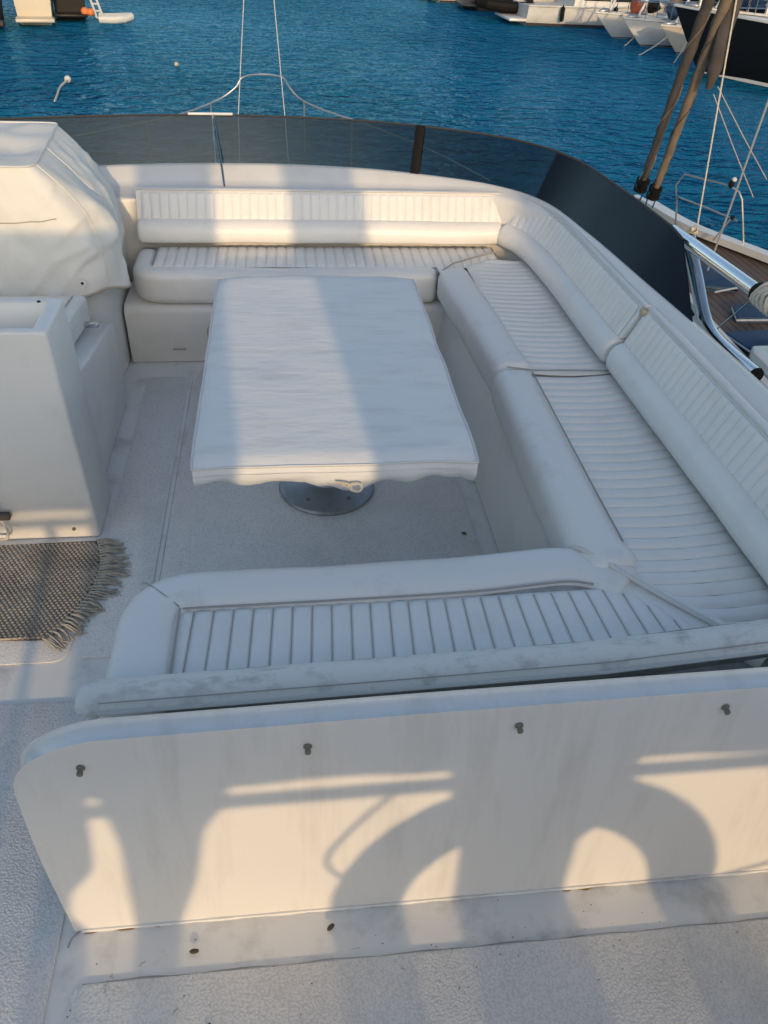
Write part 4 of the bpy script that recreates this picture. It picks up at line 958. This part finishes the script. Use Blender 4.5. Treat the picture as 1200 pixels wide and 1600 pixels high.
o = MB().box(15.5, 21, 24.5, 25.5, 1.55, 1.95).jitter(.12, 2).build('sail_cover', 'redcanvas'); tag(o, 'rust red canvas boom cover at the upper right corner', 'sail cover')
for a, b, lb in [((16.6, 40.0, -1.6), (14.4, 38.6, -3.1), 'slack mooring line from the first moored bow'), ((17.0, 37.6, -1.7), (13.6, 35.8, -3.1), 'slack mooring line from the middle moored bow'), ((17.2, 36.9, -1.7), (14.6, 33.2, -3.1), 'slack mooring line from the cream bow')]:
    A, B = Vector(a), Vector(b); o = MB().tube([A.lerp(B, t) + Vector((0, 0, -.25 * math.sin(math.pi * t))) for t in (0, .2, .4, .6, .8, 1)], .025, 5).build('mooring_line', 'rope'); tag(o, lb, 'mooring line')
pr_ = thing('pier', 'dark timber pier behind the moored boats', 'pier', (25, 52, -2.8))
MB().box(9, 60, 58, 61, -2.1, -1.8).build('walkway', 'wood', pr_)
for k in range(12): MB().tube([(10 + 4 * k, 58.2, -3.4), (10 + 4 * k, 58.2, -.9)], .16, 8).build('pile', 'wood', pr_)
for k, (y, h) in enumerate([(-3.2, .7), (-1.4, .78), (.6, .86), (2.2, .95)]): fender(mdk, -1.52 if k % 2 else 1.52, y, h, ('black', 'bluecanvas')[k % 2])
for i, (x, y, hd, hm, kd, lb_) in enumerate([(24.5, 47.5, 235, 'hullnavy', 'sail', 'dark blue sailing boat in the second row at right'), (27, 43.0, 238, 'hullwhite', 'motor', 'white motor boat in the second row at right'), (21.5, 51.0, 232, 'hullmaroon', 'sail', 'maroon sailing boat in the second row at right')]):
    boat('second_row_boat', lb_, 'boat', (x, y), hd, 10, 3.1, 1.35, hm, kd, G1, 1.25)
G2 = 'boats moored at left'
lbm = boat('cream_motor_boat', 'cream motor boat with square transom at upper left', 'motor boat', (-10.75, 43.35), -13, 8.0, 1.75, 1.9, 'hullcream', 'motor', G2, 1.2)
for k in range(6):
    MB().box(-.42 + .12 * k, -.42 + .12 * k + (.05 + .03 * (k % 2)), -4.012, -4.005, 1.55, 1.63).build('transom_lettering', 'greyrope', lbm, local=True)
boat('maroon_boat', 'dark maroon hull with white rubbing strake at the left edge', 'boat', (-12.75, 41.6), -15, 8, 2.4, 1.7, 'hullmaroon', 'motor', G2, 1.2)
boat('black_hull_boat', 'black hulled boat with stern platform beside the cream boat', 'boat', (-9.75, 45.8), -12, 9, 1.55, 1.5, 'hullnavy', 'motor', G2, 1.2, 'hullwhite')
for i, (x, z) in enumerate([(-8.12, -2.42), (-7.9, -2.44)]):
    o = MB().ball((x, 40.9, z), (.17, .15)[i], 10).build('buoy_fender', 'orange'); tag(o, ['larger orange ball fender over the dark stern platform', 'smaller orange ball fender over the dark stern platform'][i], 'fender')
    if i: o.scale = (1, 1, 1)
gp = thing('gangway', 'grey boarding ladder leaning on the dark stern', 'gangway', (-7.6, 41, -2.6))
for q in (-.13, .13): MB().tube([(-7.55 + q, 41.0, -2.65), (-8.1 + q, 41.9, -1.2)], .05, 6).build('side_rail', 'greyrub', gp)
for k in range(7): t = k / 6; MB().tube([(-7.68 - .55 * t, 41.0 + .9 * t, -2.65 + 1.45 * t), (-7.42 - .55 * t, 41.0 + .9 * t, -2.65 + 1.45 * t)], .035, 5).build('rung', 'greyrub', gp)
dg = thing('dinghy', 'small pale inflatable dinghy afloat beside the left hand boats', 'dinghy', (-6.95, 41.1, -2.66), R(4)); dg.scale = (.62, .7, .7)
for s in (-1, 1): MB().tube([(-1.0, s * .45, 0), (0, s * .5, 0), (.7, s * .38, .06), (1.15, 0, .14)], [.22, .24, .23, .2], 10).build('side_tube', 'greyrub', dg, local=True)
MB().box(-1.0, -.9, -.4, .4, -.1, .3).build('transom', 'hullwhite', dg, local=True); MB().box(-.9, .7, -.35, .35, -.12, -.04).build('floor', 'greyrub', dg, local=True)
fl = thing('mooring_float', 'small white float with trailing line on the water at left', 'float', (-6.2, 27.0, -2.8))
MB().ball((-6.2, 27.2, -2.71), .10, 8).build('float', 'hullwhite', fl); MB().tube(crom([(-6.2, 27.1, -2.72), (-6.25, 26.3, -2.77), (-6.1, 25.2, -2.77), (-6.0, 24.4, -2.77)], 5), [.032] * 15 + [.02], 5).build('line', 'rope', fl)
o = MB().ball((-3.4, 30.6, -2.75), (.07, .07, .07), 7).build('mooring_float', 'beige'); tag(o, 'tiny dull float alone on open water left of the poles', 'float')
